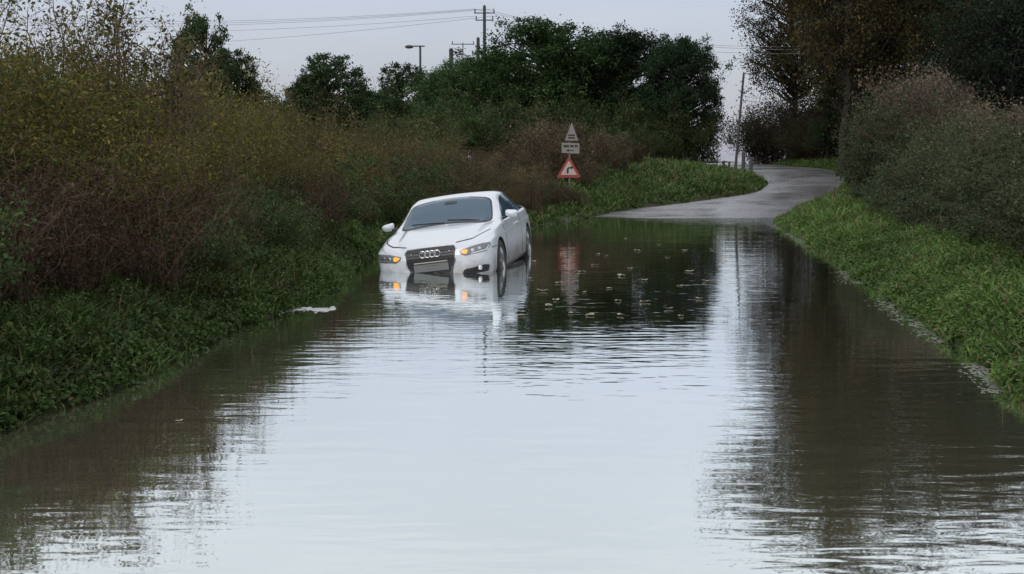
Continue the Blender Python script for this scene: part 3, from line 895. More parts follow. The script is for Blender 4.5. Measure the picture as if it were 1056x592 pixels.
sx = -3.76 + 4.635 * (0.5 - 0.5 * np.cos(np.linspace(0, np.pi, NS))) * .55 + 4.635 * np.linspace(0, 1, NS) * .45
sx = np.clip(sx, -3.76, .875)
kk = {n_: cubic(KX, v_, sx) for n_, v_ in dict(zc=ZC, w=WW, zb=ZB, wb=WB, zr=ZR, wr=WR, zs=ZS).items()}
prof = []
for i_ in range(NS):
    w_, zc_, zb_, wb_, zr_, wr_, zs_ = (kk[q][i_] for q in ('w', 'zc', 'zb', 'wb', 'zr', 'wr', 'zs'))
    cabin = np.clip((zc_ - zb_ - .06) / .25, 0, 1)
    gm = .5
    p6 = (wb_ * (1 - gm) + wr_ * gm + .028, zb_ * (1 - gm) + zr_ * gm + .012 * (1 - cabin))
    cp = [(0, .17), (w_ * .55, .17), (w_ - .10, .185), (w_ - .03, .27), (w_ - .008, .42), (w_, .58), (w_ - .006, zs_ - .02), (w_ - .018, zs_ + .012), (wb_ + .012, zb_ - .012), (wb_ - .012, zb_ + .008), p6, (wr_ + .03, zr_ - .022), (wr_ - .06, zr_ + (zc_ - zr_) * .42), (wr_ * .45, zr_ + (zc_ - zr_) * .86), (0, zc_)]
    prof.append(cp)
prof = np.array(prof)                          # NS x 15 x 2
def cr_resample(P, sub=4):
    Q = np.vstack([2 * P[0] - P[1], P, 2 * P[-1] - P[-2]])
    res = []
    for i_ in range(1, len(Q) - 2):
        a, b, c, d = Q[i_ - 1:i_ + 3]
        # centripetal-like damping keeps creases firm
        m1, m2 = .35 * (c - a), .35 * (d - b)
        lim = np.linalg.norm(c - b)
        m1 *= min(1, lim / (np.linalg.norm(m1) + 1e-9)); m2 *= min(1, lim / (np.linalg.norm(m2) + 1e-9))
        for s in np.linspace(0, 1, sub, endpoint=False):
            res.append((2 * s ** 3 - 3 * s ** 2 + 1) * b + (s ** 3 - 2 * s ** 2 + s) * m1 + (-2 * s ** 3 + 3 * s ** 2) * c + (s ** 3 - s ** 2) * m2)
    res.append(P[-1])
    return np.array(res)
half = np.array([cr_resample(q) for q in prof])          # NS x K x 2
K = half.shape[1]
full = np.concatenate([half, half[:, -2:0:-1] * np.array([-1, 1])], 1)   # closed ring
NK = full.shape[1]
CV = np.zeros((NS, NK, 3))
CV[:, :, 0] = sx[:, None]
CV[:, :, 1] = full[:, :, 0]
CV[:, :, 2] = full[:, :, 1]
# the face leans: lower front tucks back slightly, tail lamp edge overhangs
fr_ = np.clip((sx - .55) / .32, 0, 1)[:, None]
CV[:, :, 0] -= fr_ * np.clip(.42 - CV[:, :, 2], 0, .3) * .25
CV[:, :, 0] -= fr_ * np.clip(CV[:, :, 2] - .56, 0, .3) * .35
idx = np.arange(NS * NK).reshape(NS, NK)
nxt = np.roll(idx, -1, 1)
Fb = np.stack([idx[:-1], nxt[:-1], nxt[1:], idx[1:]], -1).reshape(-1, 4)
bm = bmesh.new()
vs = [bm.verts.new(v) for v in CV.reshape(-1, 3)]
for f in Fb:
    bm.faces.new([vs[q] for q in f])
for end in (0, NS - 1):
    # end cap: rows running across the car, so that it follows the curved rim
    NCAP = 9
    prev = None
    for k_ in range(K):
        a_ = vs[idx[end][k_]]
        if k_ in (0, K - 1):
            row = [a_]
        else:
            b_ = vs[idx[end][NK - k_]]
            crown = .012 * math.sin(math.pi * k_ / (K - 1)) * (1 if end else -1)
            row = [a_] + [bm.verts.new(a_.co.lerp(b_.co, q / NCAP) + Vector((crown * math.sin(math.pi * q / NCAP), 0, 0))) for q in range(1, NCAP)] + [b_]
        if prev:
            n1_, n2_ = len(prev), len(row)
            if n1_ == 1:
                for q in range(n2_ - 1): bm.faces.new((prev[0], row[q], row[q + 1]))
            elif n2_ == 1:
                for q in range(n1_ - 1): bm.faces.new((prev[q], row[0], prev[q + 1]))
            else:
                for q in range(n1_ - 1): bm.faces.new((prev[q], row[q], row[q + 1], prev[q + 1]))
        prev = row
# give the flat end caps a little crown
bmesh.ops.recalc_face_normals(bm, faces=bm.faces)
shell = bm.copy()
bmesh.ops.triangulate(shell, faces=shell.faces[:])
bvh = BVHTree.FromBMesh(shell)
shell.free()
me = bm_mesh('car_body', bm, True)
body = link('body', me, M_PAINT, car)
WHEELS = [(0, .79), (0, -.79), (-2.75, .79), (-2.75, -.79)]
WR_ = .335
me.materials.append(M_BLACK)
cut_bm = bmesh.new()
for (wx, wy) in WHEELS:
    s = 1 if wy > 0 else -1
    ret = bmesh.ops.create_cone(cut_bm, cap_ends=True, segments=40, radius1=.375, radius2=.375, depth=.42,
                                matrix=Matrix.Translation((wx, s * .83, .335)) @ Matrix.Rotation(R(90), 4, 'X'))
for f in cut_bm.faces:
    f.material_index = 0
cme = bm_mesh('arch_cutter', cut_bm)
cme.materials.append(M_BLACK)
cut = link('arch_cutter', cme)
bo = body.modifiers.new('arches', 'BOOLEAN')
bo.operation = 'DIFFERENCE'; bo.object = cut; bo.solver = 'EXACT'
try:
    bo.material_mode = 'TRANSFER'
except Exception:
    pass
bpy.context.view_layer.update()
dg = bpy.context.evaluated_depsgraph_get()
nm = bpy.data.meshes.new_from_object(body.evaluated_get(dg), preserve_all_data_layers=True, depsgraph=dg)
body.modifiers.clear()
body.data = nm
nm.polygons.foreach_set('use_smooth', [True] * len(nm.polygons))
nm.set_sharp_from_angle(angle=R(38))
bpy.data.objects.remove(cut, do_unlink=True)

def patch(name, poly, axis_, mat_, parent, off=.004, sgn=1, cuts=4, depth=.02, mirror=False, soft=0.0):
    """a piece of trim lying on the car's skin: an outline laid onto the body and raised a little"""
    if soft:
        Q = np.array(poly, float); nq = len(Q); res_ = []
        for i_ in range(nq):
            a_, b_, c_ = Q[i_ - 1], Q[i_], Q[(i_ + 1) % nq]
            res_ += [tuple(b_ + (a_ - b_) * soft), tuple(b_ + (a_ - b_) * soft * .3 + (c_ - b_) * soft * .3), tuple(b_ + (c_ - b_) * soft)]
        poly = res_
    if mirror:
        poly = [(-a, b) for a, b in poly]
    bmp = bmesh.new()
    vv = [bmp.verts.new((a, b, 0)) for a, b in poly]
    f = bmp.faces.new(vv)
    bmesh.ops.triangulate(bmp, faces=[f])
    for q in range(2):
        long_ = [e_ for e_ in bmp.edges if e_.calc_length() > .05]
        if long_:
            bmesh.ops.subdivide_edges(bmp, edges=long_, cuts=cuts if q == 0 else 1, use_grid_fill=True)
            bmesh.ops.triangulate(bmp, faces=bmp.faces[:])
    for v in bmp.verts:
        a, b = v.co.x, v.co.y
        if axis_ == 'x':
            o_, d_ = Vector((3, a, b)), Vector((-1, 0, 0))
        else:
            o_, d_ = Vector((a, 3 * sgn, b)), Vector((0, -sgn, 0))
        hit, nrm, _, _ = bvh.ray_cast(o_, d_)
        if hit is None:
            hit, nrm, _, _ = bvh.find_nearest(Vector((.5, a, b)) if axis_ == 'x' else Vector((a, .8 * sgn, b)))
        v.co = hit + nrm * off
    bmesh.ops.recalc_face_normals(bmp, faces=bmp.faces)
    bmp.normal_update()
    av = sum((f_.normal * f_.calc_area() for f_ in bmp.faces), Vector())
    want = Vector((1, 0, 0)) if axis_ == 'x' else Vector((0, sgn, 0))
    if av.dot(want) < 0:
        bmesh.ops.reverse_faces(bmp, faces=bmp.faces)
    be = [e_ for e_ in bmp.edges if e_.is_boundary]
    ex = bmesh.ops.extrude_edge_only(bmp, edges=be)
    for v in [g_ for g_ in ex['geom'] if isinstance(g_, bmesh.types.BMVert)]:
        v.co -= want * depth
    mp_ = bm_mesh(name, bmp, True)
    mp_.set_sharp_from_angle(angle=R(40))
    return link(name, mp_, mat_, parent)

# glass
patch('windscreen', [(-.715, .93), (-.40, .968), (0, .985), (.40, .968), (.715, .93), (.68, 1.08), (.625, 1.255), (.32, 1.305), (0, 1.316), (-.32, 1.305), (-.625, 1.255), (-.68, 1.08)], 'x', M_GLASS, car, soft=.28)
patch('windscreen_border', [(-.735, .915), (-.40, .952), (0, .968), (.40, .952), (.735, .915), (.70, 1.08), (.645, 1.268), (.32, 1.317), (0, 1.328), (-.32, 1.317), (-.645, 1.268), (-.70, 1.08)], 'x', M_BLACK, car, soft=.28, off=.0015)
patch('rear_view_mirror', [(-.10, 1.235), (-.10, 1.275), (.10, 1.275), (.10, 1.235)], 'x', M_BLACK, car, soft=.2, off=.008, depth=.01)
for s in (1, -1):
    patch('side_window', [(-.78, .945), (-1.02, 1.09), (-1.32, 1.235), (-1.62, 1.288), (-1.98, 1.28), (-2.05, .95)], 'y', M_GLASS, car, sgn=s, soft=.15)
    patch('quarter_window', [(-2.10, .95), (-2.03, 1.275), (-2.38, 1.215), (-2.78, 1.08), (-2.98, .99), (-2.93, .96)], 'y', M_GLASS, car, sgn=s)
    patch('bumper_gap', [(.30, .60), (.56, .60), (.56, .612), (.30, .612)], 'y', M_SEAM, car, sgn=s, off=.002, cuts=2)
    patch('shoulder_crease_shade', [(-3.3, .800), (-3.3, .808), (-1.6, .792), (-.3, .772), (-.3, .764), (-1.6, .783)], 'y', M_CREASE_SHADE, car, sgn=s, off=.0015, cuts=3)  # thin grey strip: shade under the shoulder line put in as colour
    d_ = patch('door_gap', [(-.505, .86), (-.515, .40), (-.61, .26), (-.585, .26), (-.49, .40), (-.48, .86)], 'y', M_SEAM, car, sgn=s, off=.002, cuts=2)
    patch('door_gap', [(-2.08, .90), (-1.96, .45), (-2.0, .26), (-1.985, .26), (-1.945, .45), (-2.065, .90)], 'y', M_SEAM, car, sgn=s, off=.002, cuts=2)
    patch('door_handle', [(-1.75, .775), (-1.74, .81), (-1.55, .805), (-1.55, .78)], 'y', M_PAINT, car, sgn=s, off=.03, depth=.04)
    patch('sill_trim', [(-2.3, .20), (-2.3, .25), (-.42, .25), (-.42, .20)], 'y', M_BLACK, car, sgn=s, off=.004)
    patch('tail_lamp', [(-3.66, .80), (-3.66, .92), (-3.42, .90), (-3.50, .80)], 'y', M_REDLAMP, car, sgn=s)
# bonnet shut line and panel edges
for mir in (False, True):
    patch('bonnet_gap', [(.375, .740), (.60, .763), (.80, .843), (.80, .854), (.60, .775), (.375, .752)], 'x', M_SEAM, car, off=.002, cuts=2, mirror=mir)
# radiator grille
gr = patch('grille', [(-.375, .665), (-.345, .705), (-.2, .712), (.2, .712), (.345, .705), (.375, .665), (.355, .50), (.27, .21), (-.27, .21), (-.355, .50)], 'x', M_GRILLE, car, off=.006, soft=.12)
def bar_between(name, a, b, r, mat_, parent, sides=6):
    V, Fq = tubes([(np.array([a, ((np.array(a) + np.array(b)) / 2), b]), np.array([r, r, r]))], sides)
    return link(name, np_mesh(name, V, Fq, True), mat_, parent)
def on_front(y, z, off):
    hit, nrm, _, _ = bvh.ray_cast(Vector((3, y, z)), Vector((-1, 0, 0)))
    return np.array(hit + Vector((off, 0, 0)))
for z in (.34, .38, .42, .46, .50, .54, .58, .62, .66):
    hw = np.interp(z, [.30, .50, .665], [.25, .335, .355])
    ys = np.linspace(-hw, hw, 9)
    pts = np.array([on_front(q, z, .012) for q in ys])
    V, Fq = tubes([(pts, np.full(9, .006))], 5)
    link('grille_bar', np_mesh('grille_bar', V, Fq, True), M_BLACK, gr)
outl = [(-.385, .67), (-.35, .715), (-.2, .722), (.2, .722), (.35, .715), (.385, .67), (.365, .50), (.28, .20), (-.28, .20), (-.365, .50), (-.385, .67)]
pts = np.array([on_front(a, b, .008) for a, b in outl])
V, Fq = tubes([(pts, np.full(len(pts), .007))], 6)
link('grille_surround', np_mesh('grille_surround', V, Fq, True), M_RIM, gr)
for q in range(4):
    yc = (q - 1.5) * .071
    an = np.linspace(0, 2 * np.pi, 25)
    c0 = on_front(yc, .632, .026)
    pts = np.stack([np.full(25, c0[0]), yc + .047 * np.cos(an), .632 + .047 * np.sin(an)], 1)
    V, Fq = tubes([(pts, np.full(25, .0085))], 6)
    link('badge_ring', np_mesh('badge_ring', V, Fq, True), M_CHROME, gr)
# number plate, on its holder
bmq = bmesh.new()
bmesh.ops.create_cube(bmq, size=1, matrix=Matrix.Translation((.895, 0, .435)) @ Matrix.Diagonal((.012, .52, .111, 1)))
bmesh.ops.bevel(bmq, geom=bmq.edges[:], offset=.004, segments=1, affect='EDGES')
pl = link('number_plate', bm_mesh('number_plate', bmq), M_PLATE, car)
bmq = bmesh.new()
bmesh.ops.create_cube(bmq, size=1, matrix=Matrix.Translation((.882, 0, .432)) @ Matrix.Diagonal((.018, .56, .15, 1)))
bmesh.ops.bevel(bmq, geom=bmq.edges[:], offset=.006, segments=1, affect='EDGES')
link('plate_holder', bm_mesh('plate_holder', bmq), M_BLACK, pl)
bmq = bmesh.new()
bmesh.ops.create_cube(bmq, size=1, matrix=Matrix.Translation((.893, 0, .512)) @ Matrix.Diagonal((.03, .50, .018, 1)))
bmesh.ops.bevel(bmq, geom=bmq.edges[:], offset=.004, segments=1, affect='EDGES')
link('holder_lip', bm_mesh('holder_lip', bmq), M_SLIP, pl)
# lamps
def disc_on_front(name, y, z, r, off, mat_, parent, flat=.5):
    c0 = on_front(y, z, off)
    hit, nrm, _, _ = bvh.ray_cast(Vector((3, y, z)), Vector((-1, 0, 0)))
    b_ = bmesh.new()
    bmesh.ops.create_uvsphere(b_, u_segments=14, v_segments=8, radius=1)
    q_ = nrm.to_track_quat('Z', 'Y').to_matrix().to_4x4()
    bmesh.ops.transform(b_, verts=b_.verts, matrix=Matrix.Translation(c0) @ q_ @ Matrix.Diagonal((r, r, r * flat, 1)))
    return link(name, bm_mesh(name, b_, True), mat_, parent)
for mir in (False, True):
    s = -1 if mir else 1
    hl_ = patch('headlight', [(.435, .625), (.455, .575), (.52, .548), (.80, .575), (.852, .645), (.845, .685), (.76, .690), (.60, .668)], 'x', M_LAMPGLASS, car, off=.006, mirror=mir)
    patch('indicator', [(.462, .612), (.472, .59), (.52, .572), (.555, .58), (.553, .625), (.52, .63)], 'x', M_AMBER, hl_, off=.012, cuts=2, depth=.01, mirror=mir)
    disc_on_front('reflector', s * .63, .615, .030, .003, M_RIM, hl_, .25)
    disc_on_front('reflector', s * .725, .628, .028, .003, M_RIM, hl_, .25)
    patch('daylight_strip', [(.60, .566), (.80, .588), (.838, .65), (.83, .655), (.79, .598), (.60, .575)], 'x', M_REFL, hl_, off=.012, cuts=2, depth=.01, mirror=mir)
    li = patch('lower_intake', [(.43, .265), (.47, .345), (.76, .385), (.815, .365), (.79, .28)], 'x', M_BLACK, car, off=.005, mirror=mir)
    for zz in (.295, .325, .35):
        pts = np.array([on_front(s * q, zz + .05 * (q - .5), .012) for q in np.linspace(.50, .74, 6)])
        V, Fq = tubes([(pts, np.full(6, .005))], 5)
        link('intake_bar', np_mesh('intake_bar', V, Fq, True), M_GRILLE, li)
    disc_on_front('fog_lamp', s * .70, .345, .036, .004, M_REFL, li)
    disc_on_front('washer_cap', s * .62, .47, .03, .001, M_PAINT, car, .15)
# mirrors
for s in (1, -1):
    b_ = bmesh.new()
    bmesh.ops.create_cube(b_, size=2)
    for v in b_.verts:
        if v.co.x > 0: v.co.y *= .72; v.co.z *= .62; v.co.x *= .8
        if v.co.y * s > 0 and v.co.z > 0: v.co.z *= .72
        if v.co.z < 0: v.co.y *= .88
    bmesh.ops.bevel(b_, geom=b_.edges[:], offset=.5, segments=4, affect='EDGES', profile=.5)
    bmesh.ops.transform(b_, verts=b_.verts, matrix=Matrix.Translation((-.72, s * 1.0, 1.0)) @ Matrix.Rotation(R(-4 * s), 4, 'X') @ Matrix.Diagonal((.085, .115, .07, 1)))
    mir_ = link('wing_mirror', bm_mesh('wing_mirror', b_, True), M_PAINT, car)
    bar_between('mirror_arm', (-.74, s * .83, .925), (-.73, s * .93, .965), .022, M_BLACK, mir_)
    b_ = bmesh.new()
    bmesh.ops.create_cube(b_, size=1, matrix=Matrix.Translation((-.804, s * .99, 1.0)) @ Matrix.Diagonal((.006, .17, .10, 1)))
    bmesh.ops.bevel(b_, geom=b_.edges[:], offset=.002, segments=1, affect='EDGES')
    link('mirror_glass', bm_mesh('mirror_glass', b_), M_GLASS, mir_)
# wipers
for y0, y1 in ((.55, .02), (-.02, -.55)):
    pts = []
    for q in np.linspace(0, 1, 7):
        yy_ = y0 + (y1 - y0) * q
        pts.append(on_front(yy_, .985 + .035 * q - .02 * (abs(yy_) / .6) ** 2, .018))
    V, Fq = tubes([(np.array(pts), np.full(7, .008))], 5)
    link('wiper', np_mesh('wiper', V, Fq), M_BLACK, car)
# roof aerial fin
b_ = bmesh.new()
bmesh.ops.create_cone(b_, cap_ends=True, segments=10, radius1=.05, radius2=.012, depth=.06, matrix=Matrix.Translation((-2.35, 0, 1.32)) @ Matrix.Diagonal((1.6, .4, 1, 1)))
link('aerial', bm_mesh('aerial', b_, True), M_PAINT, car)
# wheels
def lathe(profile, n=36):
    V, F = [], []
    for i_ in range(n):
        a = 2 * math.pi * i_ / n
        for r_, y_ in profile:
            V.append((r_ * math.cos(a), y_, r_ * math.sin(a)))
    m_ = len(profile)
    for i_ in range(n):
        for j in range(m_ - 1):
            a, b = i_ * m_ + j, ((i_ + 1) % n) * m_ + j
            F.append((a, a + 1, b + 1, b))
    return V, F
TY = [(.235, -.11), (.30, -.115), (.325, -.10), (.335, -.07), (.335, .07), (.325, .10), (.30, .115), (.235, .11), (.225, .09), (.225, -.09), (.235, -.11)]
V, F = lathe(TY)
tyre_me = np_mesh('tyre', V, F, True)
RMS = [(.226, -.1), (.226, .10), (.215, .105), (.20, .06), (.195, -.06)]
V, F = lathe(RMS)
bmr = bmesh.new()
bmr.from_mesh(np_mesh('rimtmp', V, F, True))
for q in range(5):
    a = 2 * math.pi * q / 5 + .3
    for da in (-.13, .13):
        mt = Matrix.Rotation(-(a + da), 4, 'Y') @ Matrix.Translation((.115, .075, 0)) @ Matrix.Diagonal((.2, .03, .034, 1))
        bmesh.ops.create_cube(bmr, size=1, matrix=mt)
bmesh.ops.create_cone(bmr, cap_ends=True, segments=20, radius1=.05, radius2=.045, depth=.04, matrix=Matrix.Translation((0, .08, 0)) @ Matrix.Rotation(R(90), 4, 'X'))
rim_me = bm_mesh('rim', bmr)
bmd = bmesh.new()
bmesh.ops.create_cone(bmd, cap_ends=True, segments=28, radius1=.17, radius2=.17, depth=.03, matrix=Matrix.Rotation(R(90), 4, 'X'))
disc_me = bm_mesh('brake_disc', bmd)
for (wx, wy) in WHEELS:
    wh = empty('wheel')
    wh.parent = car
    wh.location = (wx, wy, .335)
    wh.rotation_euler = (0, 0, 0 if wy > 0 else math.pi)
    link('tyre', tyre_me, M_TYRE, wh)
    link('rim', rim_me, M_RIM, wh)
    link('brake_disc', disc_me, M_GRILLE, wh)

# stance: nose a little down, leaning into the ditch on its right-hand wheels
CAR_YAW = R(-90 - 9.0)
rot = Matrix.Rotation(CAR_YAW, 4, 'Z') @ Matrix.Rotation(R(1.9), 4, 'Y') @ Matrix.Rotation(R(7.0), 4, 'X')
nose = rot @ Vector((.875, 0, .35))            # this point of the nose sits at the water line
target = Vector((-1.16, 19.0, 0.0))
car.matrix_world = Matrix.Translation(target - nose) @ rot

# ================================================================== warning signs
M_POST = plain('galvanised_post', (.13, .135, .14), .5, metal=.3, noise=.15)
M_SWHITE = plain('sign_white', (.38, .32, .29), .5, noise=.08, nscale=4)
M_SRED = plain('sign_red', (.24, .03, .025), .45, noise=.1)
M_SBLACK = plain('sign_black', (.015, .015, .016), .5, noise=.1)
M_SCREAM = plain('sign_cream', (.18, .168, .158), .55, noise=.12, nscale=5)

def prism(name, poly, y0, y1, mat_, parent, bev=0.0):
    b_ = bmesh.new()
    v0 = [b_.verts.new((a, y0, c)) for a, c in poly]
    v1 = [b_.verts.new((a, y1, c)) for a, c in poly]
    n_ = len(poly)
    b_.faces.new(v0); b_.faces.new(v1[::-1])
    for i_ in range(n_):
        b_.faces.new((v0[i_], v1[i_], v1[(i_ + 1) % n_], v0[(i_ + 1) % n_]))
    bmesh.ops.recalc_face_normals(b_, faces=b_.faces)
    return link(name, bm_mesh(name, b_), mat_, parent)

def round_tri(cx, z0, wdt, hgt, r, n=5):
    P = [Vector((cx - wdt / 2, z0)), Vector((cx + wdt / 2, z0)), Vector((cx, z0 + hgt))]
    res = []
    for i_ in range(3):
        a, b, c = P[i_ - 1], P[i_], P[(i_ + 1) % 3]
        u, v = (a - b).normalized(), (c - b).normalized()
        p0, p1 = b + u * r * 1.7, b + v * r * 1.7
        for q in range(n + 1):
            t_ = q / n
            res.append(tuple((1 - t_) ** 2 * p0 + 2 * t_ * (1 - t_) * b + t_ * t_ * p1))
    return res

SX, SY = 1.75, 40.0
sg = empty('warning_sign', (SX, SY, zat(SX, SY)), R(-3))
tag(sg, 'post carrying a red bordered bend triangle below a plate and a pale triangle', 'road sign')
zb0 = zat(SX, SY)
V, Fq = tubes([(np.array([[0, .05, -.3], [0, .05, 1.0], [0, .05, 2.72 - zb0]]), np.full(3, .03))], 10)
link('post', np_mesh('sign_post', V, Fq, True), M_POST, sg)
zz = lambda z_: z_ - zb0
tri = prism('triangle_sign', round_tri(-.02, zz(1.15), .76, .66, .05), -.004, .004, M_SRED, sg)
prism('white_field', round_tri(-.02, zz(1.235), .50, .435, .02), -.009, -.005, M_SWHITE, tri)
prism('bend_symbol', [(-.085, zz(1.28)), (-.025, zz(1.28)), (-.025, zz(1.40)), (-.01, zz(1.425)), (.045, zz(1.435)), (.045, zz(1.40)), (.13, zz(1.455)), (.045, zz(1.51)), (.045, zz(1.475)), (-.035, zz(1.47)), (-.075, zz(1.43)), (-.085, zz(1.39))], -.014, -.010, M_SBLACK, tri)
pt = prism('supplementary_plate', [(-.24, zz(1.90)), (.30, zz(1.88)), (.30, zz(2.19)), (-.24, zz(2.21))], -.004, .004, M_SCREAM, sg)
prism('arrow_symbol', [(-.11, zz(1.975)), (-.02, zz(2.02)), (-.02, zz(1.99)), (.13, zz(1.987)), (.13, zz(1.96)), (-.02, zz(1.963)), (-.02, zz(1.93))], -.009, -.005, M_SBLACK, pt)
for (a, b) in ((-.19, -.02), (.02, .12), (.15, .25)):
    prism('text_line', [(a, zz(2.075)), (b, zz(2.07)), (b, zz(2.14)), (a, zz(2.145))], -.009, -.005, M_SBLACK, pt)
tp = prism('pale_triangle', round_tri(.06, zz(2.25), .46, .62, .02), -.004, .004, M_SBLACK, sg)
prism('pale_field', round_tri(.06, zz(2.275), .40, .55, .015), -.009, -.005, M_SCREAM, tp)
for z_ in (2.33, 2.41):
    prism('dark_bar', [(-.05, zz(z_)), (.17, zz(z_)), (.16, zz(z_ + .05)), (-.04, zz(z_ + .05))], -.013, -.010, M_SBLACK, tp)
for z_ in (1.4, 2.05, 2.4):
    prism('clip', [(-.06, zz(z_)), (.06, zz(z_)), (.06, zz(z_ + .04)), (-.06, zz(z_ + .04))], .005, .10, M_POST, sg)

# ================================================================== poles, lamp, wires
M_WOOD = plain('weathered_wood', (.06, .058, .06), .8, noise=.25)
M_WIRE = plain('wire', (.28, .28, .30), .6, noise=.05)
def sky_pt(x, y, D):
    return Vector(((x - 528) / 1350 * D, D, CAM_H + (168 - y) / 1350 * D))
def pole(name, x, ytop, D, r, label, xbase=None):
    top = sky_pt(x, ytop, D)
    bx = top.x if xbase is None else (xbase - 528) / 1350 * D
    zb_ = zat(bx, D)
    root = empty(name, (bx, D, zb_))
    V, Fq = tubes([(np.array([[0, 0, -.4], [(top.x - bx) * .5, 0, (top.z - zb_) * .5], [top.x - bx, 0, top.z - zb_]]), np.array([r * 1.15, r, r * .85]))], 8)
    link('shaft', np_mesh('shaft', V, Fq, True), M_WOOD, root)
    b_ = bmesh.new()
    bmesh.ops.create_cone(b_, cap_ends=True, segments=8, radius1=r * .95, radius2=r * .3, depth=.12, matrix=Matrix.Translation((top.x - bx, 0, top.z - zb_ + .06)))
    link('cap', bm_mesh('pole_cap', b_), M_WOOD, root)
    tag(root, label, 'pole')
    return root, top
def crossarm(root, top, dz, half, n_ins=3):
    a = top - root.location
    arm = bar_between('crossarm', (a.x - half, 0, a.z - dz), (a.x + half, 0, a.z - dz), .04, M_WOOD, root)
    for q in np.linspace(-half * .9, half * .9, n_ins):
        bar_between('insulator', (a.x + q, 0, a.z - dz + .05), (a.x + q, 0, a.z - dz + .28), .05, M_POST, arm)
P1, top1 = pole('utility_pole', 500, 10, 95, .125, 'tall telegraph pole with crossarms rising behind the round tree')
crossarm(P1, top1, .45, .75)
crossarm(P1, top1, .95, .65)
P2, top2 = pole('utility_pole', 493.5, 42, 104, .15, 'shorter plain pole beside the tall telegraph pole')
crossarm(P2, top2, 1.2, .5, 2)
P3, top3 = pole('utility_pole', 466, 53, 108, .2, 'short stout pole above the low trees near the street lamp')
P4, top4 = pole('utility_pole', 478, 47, 125, .05, 'thin T topped mast between the poles')
crossarm(P4, top4, .06, 1.1, 2)
P5, top5 = pole('utility_pole', 764.5, 78, 68, .065, 'thin leaning pole standing in the gap of sky at the bend', xbase=757)
# street lamp
D = 102
L0 = sky_pt(434.5, 49, D)
sl = empty('street_lamp', (L0.x, D, zat(L0.x, D)))
zr0 = sl.location.z
V, Fq = tubes([(np.array([[0, 0, -.3], [0, 0, 3], [0, 0, L0.z - zr0]]), np.array([.11, .09, .08]))], 8)
link('shaft', np_mesh('lamp_shaft', V, Fq, True), M_WOOD, sl)
bar_between('arm', (-.75, 0, L0.z - zr0 - .05), (.35, 0, L0.z - zr0 - .05), .05, M_WOOD, sl)
b_ = bmesh.new()
bmesh.ops.create_uvsphere(b_, u_segments=12, v_segments=8, radius=1, matrix=Matrix.Translation((-.85, 0, L0.z - zr0 - .1)) @ Matrix.Diagonal((.34, .16, .14, 1)))
link('lamp_head', bm_mesh('lamp_head', b_, True), M_WOOD, sl)
tag(sl, 'unlit street lamp with short arm above the low rounded tree', 'street lamp')

def wire(a, b, sag, label):
    q = np.linspace(0, 1, 16)[:, None]
    pts = np.array(a)[None, :] * (1 - q) + np.array(b)[None, :] * q
    pts[:, 2] -= sag * 4 * (q[:, 0] * (1 - q[:, 0]))
    V, Fq = tubes([(pts, np.full(16, .013))], 4)
    o = link('overhead_wire', np_mesh('overhead_wire', V, Fq, True), M_WIRE)
    return tag(o, label, 'wire', 'overhead wires at the telegraph poles')
lw_ = 'thin overhead wire leading from the tall telegraph pole over the dark trees'
for (ya, yb, zoff, xo) in ((14, 21, -.16, -.68), (14.5, 25, -.16, 0), (14, 29, -.16, .68), (21, 34, -.66, -.58), (21, 62, -.66, .58)):
    wire(top1 + Vector((xo, 0, zoff)), sky_pt(-60, yb - 4 if yb < 60 else 52, 120), .8, lw_)
rw_ = 'thin overhead wire leading from the tall telegraph pole over the round tree'
for (yb, zoff, xo) in ((50, -.16, -.68), (53, -.16, 0), (57, -.66, .58)):
    wire(top1 + Vector((xo, 0, zoff)), sky_pt(830, yb, 92), .8, rw_)

# ================================================================== posts at the bend
for (x_, yt, D, r_, lab) in ((745.5, 176, 62, .07, 'short wooden post at the edge of the bend, furthest from the road nose'),
                             (751, 168, 60, .06, 'slim wooden post at the bend beside the shortest post'),
                             (765.5, 158, 57, .08, 'tallest wooden post at the bend on the grass tongue'),
                             (773.5, 163, 56.5, .08, 'wooden post on the tip of the grass tongue at the bend')):
    X_ = (x_ - 528) / 1350 * D
    zb_ = zat(X_, D)
    zt_ = CAM_H + (168 - yt) / 1350 * D
    zt_ = max(zt_, zb_ + .45)
    root = empty('wooden_post', (X_, D, zb_))
    V, Fq = tubes([(np.array([[0, 0, -.3], [0, 0, (zt_ - zb_) * .5], [.01, 0, zt_ - zb_]]), np.full(3, r_))], 8)
    link('shaft', np_mesh('post_shaft', V, Fq, True), M_WOOD, root)
    b_ = bmesh.new()
    bmesh.ops.create_cone(b_, cap_ends=True, segments=8, radius1=r_ * 1.05, radius2=r_ * .6, depth=.03, matrix=Matrix.Translation((.01, 0, zt_ - zb_ + .015)))
    link('cap', bm_mesh('post_cap', b_), M_WOOD, root)
    tag(root, lab, 'post', 'wooden posts at the bend')

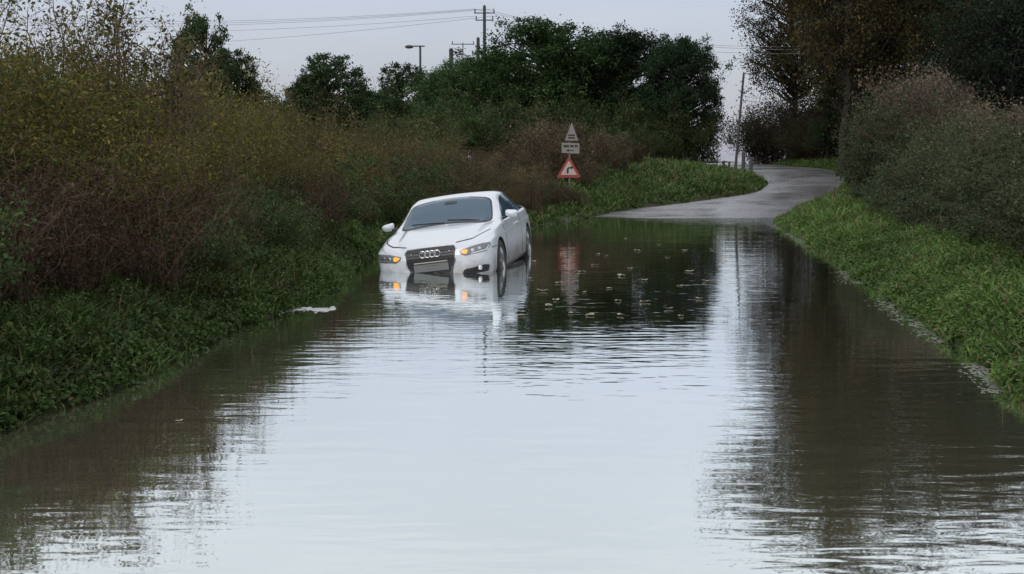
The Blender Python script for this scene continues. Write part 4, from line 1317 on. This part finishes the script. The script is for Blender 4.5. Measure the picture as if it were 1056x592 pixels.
# ================================================================== floating leaves, foam and scum
M_FLEAF = plain('fallen_leaf', (.20, .17, .11), .5, noise=.3, nscale=20)
rng = np.random.default_rng(5)
leaf_me = []
for q in range(4):
    n_ = 9
    an = np.linspace(0, 2 * np.pi, n_, endpoint=False)
    rr_ = (.036 + .016 * np.abs(np.sin(an * 2.5 + q))) * rng.uniform(.8, 1.2, n_)
    V = np.stack([rr_ * np.cos(an) * 1.3, rr_ * np.sin(an) * .8, .004 + .02 * rng.random(n_)], 1)
    V = np.vstack([V, [0, 0, .006]])
    F = [(i_, (i_ + 1) % n_, n_) for i_ in range(n_)]
    leaf_me.append(np_mesh('floating_leaf', V, F, True))
spots = [(560, 300), (575, 291), (597, 281), (615, 274), (640, 283), (652, 276), (668, 288), (690, 266), (700, 296), (713, 281), (722, 309), (745, 271), (629, 297), (605, 303), (582, 262), (658, 258), (548, 287), (636, 311), (667, 312), (690, 318), (730, 290), (617, 262), (565, 318), (590, 324), (612, 327), (575, 312), (641, 326), (701, 328), (540, 327), (627, 266), (680, 252), (706, 257), (551, 269), (648, 245), (735, 256), (180, 438)]
for (x_, y_) in spots:
    X_, Y_ = px(x_ + rng.uniform(-3, 3), y_ + rng.uniform(-2, 2))
    o = link('floating_leaf', leaf_me[rng.integers(0, 4)], M_FLEAF)
    o.location = (X_, Y_, .003)
    o.rotation_euler = (0, 0, rng.uniform(0, 6.28))
    s = rng.uniform(.7, 1.3) * (1 if y_ < 400 else .5)
    o.scale = (s, s, s)
    tag(o, 'pale fallen leaf floating on the flood water', 'leaf', 'fallen leaves floating on the flood')

M_FOAM = plain('foam', (.36, .37, .37), .6, noise=.35, nscale=6)
M_SCUM = plain('scum', (.12, .12, .10), .6, noise=.45, nscale=7)
def floats(name, pts, size, mat_, label, seed, hz=.012):
    """thin uneven flakes lying on the water"""
    r_ = np.random.default_rng(seed)
    V, F, base = [], [], 0
    for (x_, y_) in pts:
        n_ = 7
        an = np.linspace(0, 2 * np.pi, n_, endpoint=False) + r_.uniform(0, 1)
        rad = size * r_.uniform(.4, 1.2) * r_.uniform(.6, 1.2, n_)
        V.append(np.stack([x_ + rad * np.cos(an), y_ + rad * np.sin(an) * 2.2, np.full(n_, .004)], 1))
        V.append(np.array([[x_, y_, hz * r_.uniform(.6, 1.6)]]))
        F += [(base + i_, base + (i_ + 1) % n_, base + n_) for i_ in range(n_)]
        base += n_ + 1
    o = link(name, np_mesh(name, np.concatenate(V), F, True), mat_)
    return tag(o, label, 'foam', kind='stuff')
r_ = np.random.default_rng(77)
fp = []
for q in range(420):
    u_ = r_.random()
    X_, Y_ = px(264 + 80 * u_, 323 - 5 * u_ + r_.normal(0, .9) + 1.5 * math.sin(u_ * 9))
    fp.append((X_, Y_))
floats('foam', fp, .026, M_FOAM, 'pale foam gathered along the weedy verge before the white car', 3, .005)
sp_ = []
for q in range(2600):
    Y_ = 9 + 26 * r_.random() ** 1.3
    if vnoise(np.array([Y_ * .55]), np.array([2.0]), 8)[0] < .45: continue
    X_ = np.interp(Y_, ER[:, 1], ER[:, 0]) - abs(r_.normal(0, .10)) + .02
    sp_.append((X_, Y_))
floats('scum', sp_, .016, M_SCUM, 'grey scum and litter along the grass edge of the flood', 4, .004)
